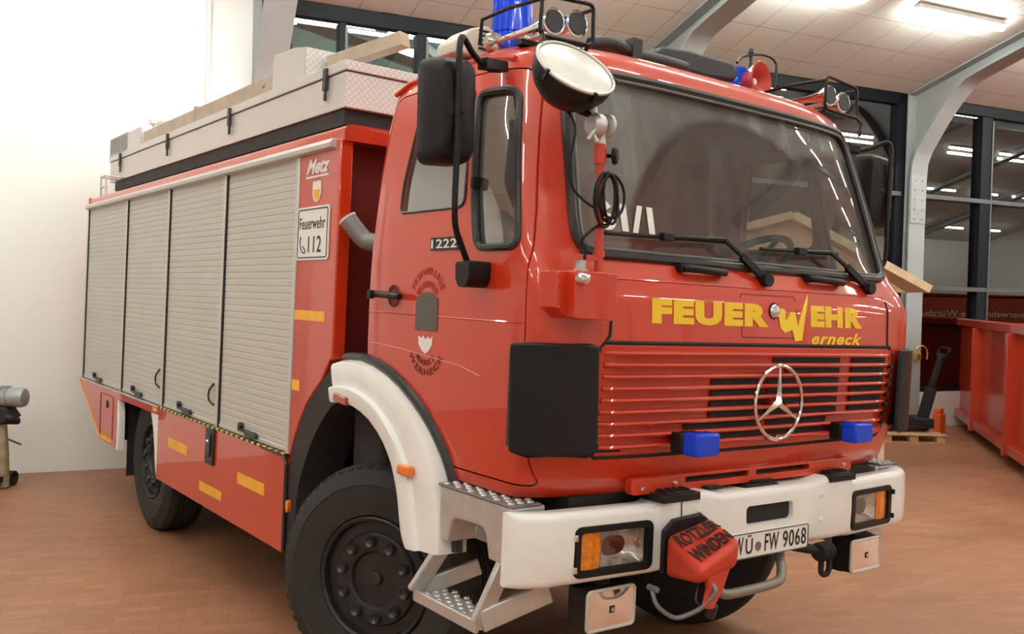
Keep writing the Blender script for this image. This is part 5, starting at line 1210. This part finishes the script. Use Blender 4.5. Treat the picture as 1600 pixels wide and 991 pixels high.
# ------------------------------------------------------------------ things lying on the roof box (truck frame -> world)
TM = Matrix.Rotation(TR, 4, 'Y')
def thing_mesh(mb, name, m, label, cat, group=None, bevel=0.0, tr=True, **k):
    vs = [Vector(v) for v in mb.v]
    if tr: vs = [TM @ v for v in vs]
    c = Vector((sum(v.x for v in vs) / len(vs), sum(v.y for v in vs) / len(vs), min(v.z for v in vs)))
    mb.v = [tuple(v - c) for v in vs]; o = mb.build(name, m, None, bevel=bevel, **k); o.location = c
    return tag(o, label, cat, group)
g = MB(); g.bar((-0.90, 6.50, 3.325), (-0.90, 3.42, 3.325), 0.08, 0.11); g.lathe([(0.02, 0), (0.015, 0.01)], (-0.942, 3.6, 3.33), (-1, 0, 0), 10); g.box(-0.945, -0.84, 5.02, 5.06, 3.264, 3.40)
thing_mesh(g, 'metal_channel', M_BEAM, 'long beige-brown metal channel lying along the roof box between its two upright plates', 'beam', bevel=0.004)
g = MB(); g.bar((-0.80, 2.84, 3.362), (-0.58, 2.32, 3.455), 0.09, 0.085); thing_mesh(g, 'metal_channel', M_BEAM, 'short beige metal channel tilted up over the front end of the roof box', 'beam', bevel=0.004)
g = MB(); g.bar((0.05, 2.45, 3.31), (0.35, 2.05, 3.33), 0.09, 0.08); g.bar((-0.46, 2.60, 3.22), (0.2, 2.6, 3.25), 0.06, 0.04)
for v in (-0.35, 0.12): g.box(v, v + .05, 2.56, 2.66, 2.79, 3.23)
g.bar((0.14, 2.6, 3.24), (0.10, 2.42, 3.29), 0.05, 0.05)
thing_mesh(g, 'metal_channel', M_BEAM, 'beige metal channel end behind the mirror, just above the red cab roof', 'beam', bevel=0.004)
g = MB(); g.lathe([(0.045, 0), (0.07, 0.01), (0.075, 0.05), (0.05, 0.07)], (-0.72, 6.9, 3.52), (0, 0, 1), 18); g.bar((-0.72, 6.8, 3.54), (-0.82, 5.6, 3.37), 0.05, 0.02); g.box(-0.75, -0.69, 6.85, 6.95, 3.262, 3.53)
thing_mesh(g, 'work_light', M_WVIN, 'small white round work light lying on top of the roof box near its rear end', 'lamp', bevel=0.003)

# ------------------------------------------------------------------ wooden roof model behind the truck
hut = empty('wooden_roof_model', (6.4, 3.7, 0)); tag(hut, 'raw pine gable roof model on a slatted timber base, behind the fire engine', 'wooden model')
def hb(mb, nm, m_, parent=hut, **k):
    mb.v = [tuple(Vector(v) - Vector((6.4, 3.7, 0))) for v in mb.v]; return mb.build(nm, m_, parent, **k)
# local axes: ridge end faces the camera
ru = Vector((0.8028, -0.5963, 0)).normalized(); fu = Vector((-ru.y, ru.x, 0))
cR = Vector((5.762, 4.21, 2.93)); eR = Vector((7.026, 3.246, 2.11)); eL = cR + (cR - eR) * 1.0; eL.z = eR.z + 0.35; eL = cR - ru * 1.45 + Vector((0, 0, -0.42))
dp = fu * 1.3
def slab_(a, b, dep, th):
    g = MB(); n_ = (b - a).cross(dep).normalized() * th
    vs = [a, b, b + dep, a + dep]; vs = vs + [v + n_ for v in vs]
    g.add(vs, [(0, 1, 2, 3), (7, 6, 5, 4), (0, 4, 5, 1), (1, 5, 6, 2), (2, 6, 7, 3), (3, 7, 4, 0)]); return g
hb(slab_(cR, eR, dp, 0.09), 'roof_slope', M_WOODP, smooth=False); hb(slab_(cR, eL, dp, -0.09), 'roof_slope', M_WOOD, smooth=False)
g = MB(); a = cR + (eR - cR) * 0.12 + fu * .1 + Vector((0, 0, -0.1)); b = eR - ru * 0.30 + fu * .1 + Vector((0, 0, 0.02)); c = cR - ru * 0.9 + fu * .1 + Vector((0, 0, -0.85)); 
gable = [cR + fu * .12, eR - ru * .22 + fu * .12 , cR + Vector((0, 0, -0.84)) + fu * .12 + ru * .2, eL + fu * .12 + Vector((0, 0, -0.35)) + ru * .1, eL + fu * .12 + ru * .05]
g = MB(); n = len(gable); g.add(gable + [p + fu * .04 for p in gable], [tuple(range(n)), tuple(range(n, 2 * n))[::-1]] + [(i, (i + 1) % n, n + (i + 1) % n, n + i) for i in range(n)]); hb(g, 'gable_board', M_WOOD, smooth=False)
g = MB(); q = Vector((6.50, 3.56, 0))
for dx, dy in ((0, 0), (-1.3, 0), (0, 1.1), (-1.3, 1.1)):
    p = q + ru * dx + fu * (dy + .06) ; g.bar(p, p + Vector((0, 0, 2.30)), 0.09, 0.09, fu)
hb(g, 'post', M_WOOD, smooth=False)
g = MB()
for k in range(8):
    z = 0.06 + k * 0.115; a = q + ru * 0.02 + Vector((0, 0, z)); g.bar(a - ru * 1.35, a, 0.022, 0.105, (0, 0, 1)); 
g.bar(q + ru * 0.08, q + ru * .08 + Vector((0, 0, 1.0)), 0.07, 0.05, fu); hb(g, 'slatted_base', M_WOODP, smooth=False)
g = MB(); q = Vector((5.62, 3.02, 0)); 
for k in range(4): g.bar(q + Vector((0, 0, 0.03 + k * 0.055)) - ru * .45, q + Vector((0, 0, 0.03 + k * 0.055)) + ru * .22, 0.3, 0.045)
c0 = Vector(q); g.v = [tuple(Vector(v) - c0) for v in g.v]; o = g.build('timber_stack', M_GREYBLOCK, bevel=0.004); o.location = c0
tag(o, 'low stack of grey boards on the floor behind the right end of the white bumper', 'boards')

# ------------------------------------------------------------------ red skip container on the right
cu = Vector((7.4 - 12.0, 2.27 - 5.65, 0)).normalized(); cw = Vector((-cu.y, cu.x, 0))
if cw.dot(ru) < 0: cw = -cw
CO = Vector((12.05, 5.72, 0)) + cw * 0.12
skip = empty('skip_container', CO); tag(skip, 'large red steel roll-off skip container at the right edge', 'container')
def SK(l, w, z): return cu * l + cw * w + Vector((0, 0, z))
def sk_quadbox(mb, l0, l1, w0, w1, z0, z1):
    return mb.add([SK(l, w, z) for l in (l0, l1) for w in (w0, w1) for z in (z0, z1)], [(0, 1, 3, 2), (4, 6, 7, 5), (0, 4, 5, 1), (2, 3, 7, 6), (0, 2, 6, 4), (1, 5, 7, 3)])
g = MB(); sk_quadbox(g, 0, 7, 0.05, 0.06, 0.22, 1.70); sk_quadbox(g, 0, 7, 2.34, 2.35, 0.22, 1.7); sk_quadbox(g, 0, 0.02, 0.05, 2.35, 0.22, 1.7); sk_quadbox(g, 6.98, 7, 0.05, 2.35, 0.22, 1.7); sk_quadbox(g, 0, 7, 0.05, 2.35, 0.20, 0.24)
g.build('skip_body', M_SKIP, skip, smooth=False)
for w_ in (0.0, 2.3):
    g = MB(); sk_quadbox(g, -0.06, 7.06, w_ - 0.03, w_ + 0.11, 1.64, 1.76); g.build('rim_tube', M_SKIP, skip, bevel=0.015)
for l_ in (0.0, 1.95, 4.35, 6.0):
    g = MB(); dz = 0.12 if l_ > 0.1 else 0.22; sk_quadbox(g, l_, l_ + 0.14, -0.08, 0.06, dz, 1.64); g.build('side_rib', M_SKIP, skip, bevel=0.01)
g = MB(); sk_quadbox(g, 0, 7, -0.05, 0.06, 0.16, 0.28); g.build('floor_rail', M_SKIP, skip, bevel=0.01)
for l_, w_ in ((0.9, 0.3), (0.9, 2.1), (6.0, 0.3), (6.0, 2.1)):
    g = MB(); g.cyl(SK(l_, w_ - .12, 0.09), SK(l_, w_ + .12, 0.09), 0.09, 18); g.build('roller', M_CHASSIS, skip)
    g = MB(); sk_quadbox(g, l_ - .03, l_ + .03, w_ - .14, w_ + .14, 0.08, 0.22); g.build('roller_bracket', M_CHASSIS, skip)

# ------------------------------------------------------------------ pallet and pallet truck by the column
pc = Vector((9.45, 4.95, 0)); pallet = empty('wooden_pallet', pc); tag(pallet, 'flat wooden pallet on the floor under the black pallet truck', 'pallet')
def pbar(mb, a, b, w, h): return mb.bar(a, b, w, h)
g = MB()
for k in range(6): a = -ru * .45 + fu * (k * .155 - .39) + Vector((0, 0, 0.125)); g.bar(a, a + ru * 0.9, 0.11, 0.022)
g.build('deck_boards', M_WOOD, pallet, smooth=False)
for i in (-.38, 0, .38):
    for j in (-.36, 0, .36): 
        g = MB(); a = ru * i + fu * j; g.bar(a - ru * .06 + Vector((0, 0, 0.065)), a + ru * .06 + Vector((0, 0, 0.065)), 0.10, 0.095); g.build('pallet_block', M_WOOD, pallet, smooth=False)
g = MB()
for j in (-.36, 0, .36): a = -ru * .45 + fu * j + Vector((0, 0, 0.010)); g.bar(a, a + ru * 0.9, 0.10, 0.02)
g.build('bottom_board', M_WOOD, pallet, smooth=False)
jk = empty('pallet_truck', pc + Vector((0, 0, 0.14))); tag(jk, 'black pallet truck with raised drawbar handle standing on the wooden pallet', 'pallet truck')
for j in (-.2, .2):
    g = MB(); a = fu * j; g.add([a - ru * .62 + fu * s * .07 + Vector((0, 0, z)) for s in (-1, 1) for z in (0.05, 0.12)] + [a + ru * .28 + fu * s * .07 + Vector((0, 0, z)) for s in (-1, 1) for z in (0.06, 0.13)], [(0, 1, 3, 2), (4, 6, 7, 5), (0, 4, 5, 1), (2, 3, 7, 6), (0, 2, 6, 4), (1, 5, 7, 3)]); g.build('fork', M_DKSTEEL, jk, bevel=0.01)
g = MB(); g.add([ru * x + fu * s * .27 + Vector((0, 0, z)) for s in (-1, 1) for x, z in ((-0.42, 0.14), (-0.42, 0.36), (0.10, 0.19), (0.34, 0.19), (0.34, 0.06))], [(0, 1, 2, 3, 4), (9, 8, 7, 6, 5), (0, 5, 6, 1), (1, 6, 7, 2), (2, 7, 8, 3), (3, 8, 9, 4), (4, 9, 5, 0)]); g.build('fork_carriage', M_CHASSIS, jk, bevel=0.01)
g = MB(); g.cyl(ru * .30 - fu * .08 + Vector((0, 0, 0.08)), ru * .30 + fu * .08 + Vector((0, 0, 0.08)), 0.08, 18); g.build('steering_roller', M_RUB, jk)
g = MB(); g.bar(ru * .27 + Vector((0, 0, 0.10)), ru * .40 + Vector((0, 0, 0.62)), 0.12, 0.15, fu); g.bar(ru * .38 + Vector((0, 0, 0.58)), ru * .54 + Vector((0, 0, 1.12)), 0.07, 0.09, fu); g.build('drawbar', M_CHASSIS, jk, bevel=0.01)
g = MB(); g.tube(smoothpath([ru * .52 + Vector((0, 0, 1.02)), ru * .54 - fu * .14 + Vector((0, 0, 1.10)), ru * .58 - fu * .14 + Vector((0, 0, 1.20)), ru * .58 + fu * .14 + Vector((0, 0, 1.20)), ru * .54 + fu * .14 + Vector((0, 0, 1.10)), ru * .52 + Vector((0, 0, 1.02))], 4), 0.018, 8); g.build('handle_loop', M_BLACK, jk)
# small things by the column
g = MB(); g.box(-.09, .09, -.07, .07, 0, 0.30); g.box(-.06, .06, -.05, .05, 0.30, 0.38); o = g.build('canister', M_ORG, bevel=0.02, seg=3); o.location = RW((10.95, 0.60, 0)); tag(o, 'orange canister on the floor at the foot of the grey column', 'canister')
g = MB(); g.box(-.05, .05, -.03, .03, -.10, 0.0); g.tube(smoothpath([(-.03, 0, 0.0), (-.03, 0, .07), (0.02, 0, 0.11), (0.12, 0, 0.11), (0.20, 0, 0.04), (0.20, 0, -.10)], 4), 0.014, 8)
o = g.build('padlock', M_BRASS, bevel=0.006); o.location = RW((10.92, 0.19, 1.20)); o.rotation_euler = (0, 0, WA); tag(o, 'brass coloured lock with a dark hook hanging on the grey column', 'padlock')

# ------------------------------------------------------------------ machine on a stand at the left edge
mo = Vector((-1.86, 7.45, 0)); mach = empty('motor_stand', mo); tag(mach, 'grey electric motor on a post stand at the left edge against the white wall', 'machine')
def mm(mb, nm, m_, parent=mach, **k): return mb.build(nm, m_, parent, **k)
g = MB(); g.lathe([(0.06, -.36), (0.092, -.34), (0.095, -0.02), (0.085, -0.015), (0.085, -0.005), (0.095, 0.0), (0.095, 0.10), (0.085, 0.135), (0.05, 0.15)], ru * 0.07 + Vector((0, 0, 0.875)), ru, 28); mot = mm(g, 'motor', M_MOTOR)
g = MB(); g.box(-.05, .06, -.05, .05, 0.955, 0.985); mm(g, 'terminal_box', M_MOTOR, mot)
g = MB(); g.add([ru * x + fu * s * .09 + Vector((0, 0, z)) for s in (-1, 1) for x, z in ((-.3, .60), (-.3, .79), (.06, .79), (.13, .69), (.02, .62))], [(0, 1, 2, 3, 4), (9, 8, 7, 6, 5), (0, 5, 6, 1), (1, 6, 7, 2), (2, 7, 8, 3), (3, 8, 9, 4), (4, 9, 5, 0)]); g.cyl(ru * .02 + Vector((0, 0, .65)), ru * .15 + Vector((0, 0, .65)), .035, 12); g.cyl(ru * .08 - fu * .1 + Vector((0, 0, .70)), ru * .16 - fu * .1 + Vector((0, 0, .68)), .03, 12); mm(g, 'gearbox', M_CHASSIS, bevel=0.012)
g = MB(); g.tube([Vector((0, 0, 0.02)), Vector((0, 0, 0.35)), ru * -.01 + Vector((0, 0, 0.63))], 0.05, 14, rads=[0.06, 0.05, 0.04]); mm(g, 'post', M_MPOST)
g = MB(); g.tube([Vector((0, 0, 0.49)), ru * .17 + Vector((0, 0, 0.425))], 0.010, 8); mm(g, 'lever', M_DKSTEEL)
for s in (-1, 1):
    g = MB(); c = fu * s * .16; g.cyl(c - ru * .03 + Vector((0, 0, 0.07)), c + ru * .03 + Vector((0, 0, 0.07)), 0.07, 20); mm(g, 'castor', M_RUB)
g = MB(); g.bar(fu * -.2 + Vector((0, 0, 0.10)), fu * .2 + Vector((0, 0, 0.10)), 0.06, 0.05); mm(g, 'foot_bar', M_CHASSIS)

# ------------------------------------------------------------------ red lettered van behind the right of the picture (seen only mirrored in the glazing)
vp = RW((22.5, 8.2, 0)); van = empty('red_van', vp, (0, 0, WA)); tag(van, 'red van with white lettering parked across the hall, seen only mirrored in the right windows', 'van')
g = MB(); g.prism(rpoly([(-3.6, 0.45), (3.6, 0.45), (3.6, 1.2), (2.7, 1.35), (2.1, 2.2), (1.9, 2.3), (-3.5, 2.3), (-3.6, 2.2)], [.1, .1, .2, .15, .15, .15, .15, .05], 4), 'Y', -1.0, 1.0); g.build('van_body', M_RED, van, bevel=0.05)
for x in (-2.4, 2.5):
    for y in (-0.85, 0.85):
        g = MB(); g.lathe([(0.2, -.1), (0.36, -.1), (0.38, 0), (0.36, .1), (0.2, .1)], (x, y, 0.38), (0, 1, 0), 24); g.build('van_wheel', M_RUB, van)
text('Staatliche Feuerwehrschule W\u00fcrzburg', lambda a, b, d: (lerp(3.2, -3.3, a), 1.003 + .002 * d, lerp(1.62, 1.84, b)), bold=0.01).build('van_lettering', M_WVIN, van, smooth=False)
g = MB(); g.prism([(2.05, 1.45), (2.55, 1.45), (2.05, 2.1), (1.3, 2.1), (1.3, 1.45)], 'Y', 0.99, 1.01); g.build('van_window', M_BLACK, van, smooth=False)
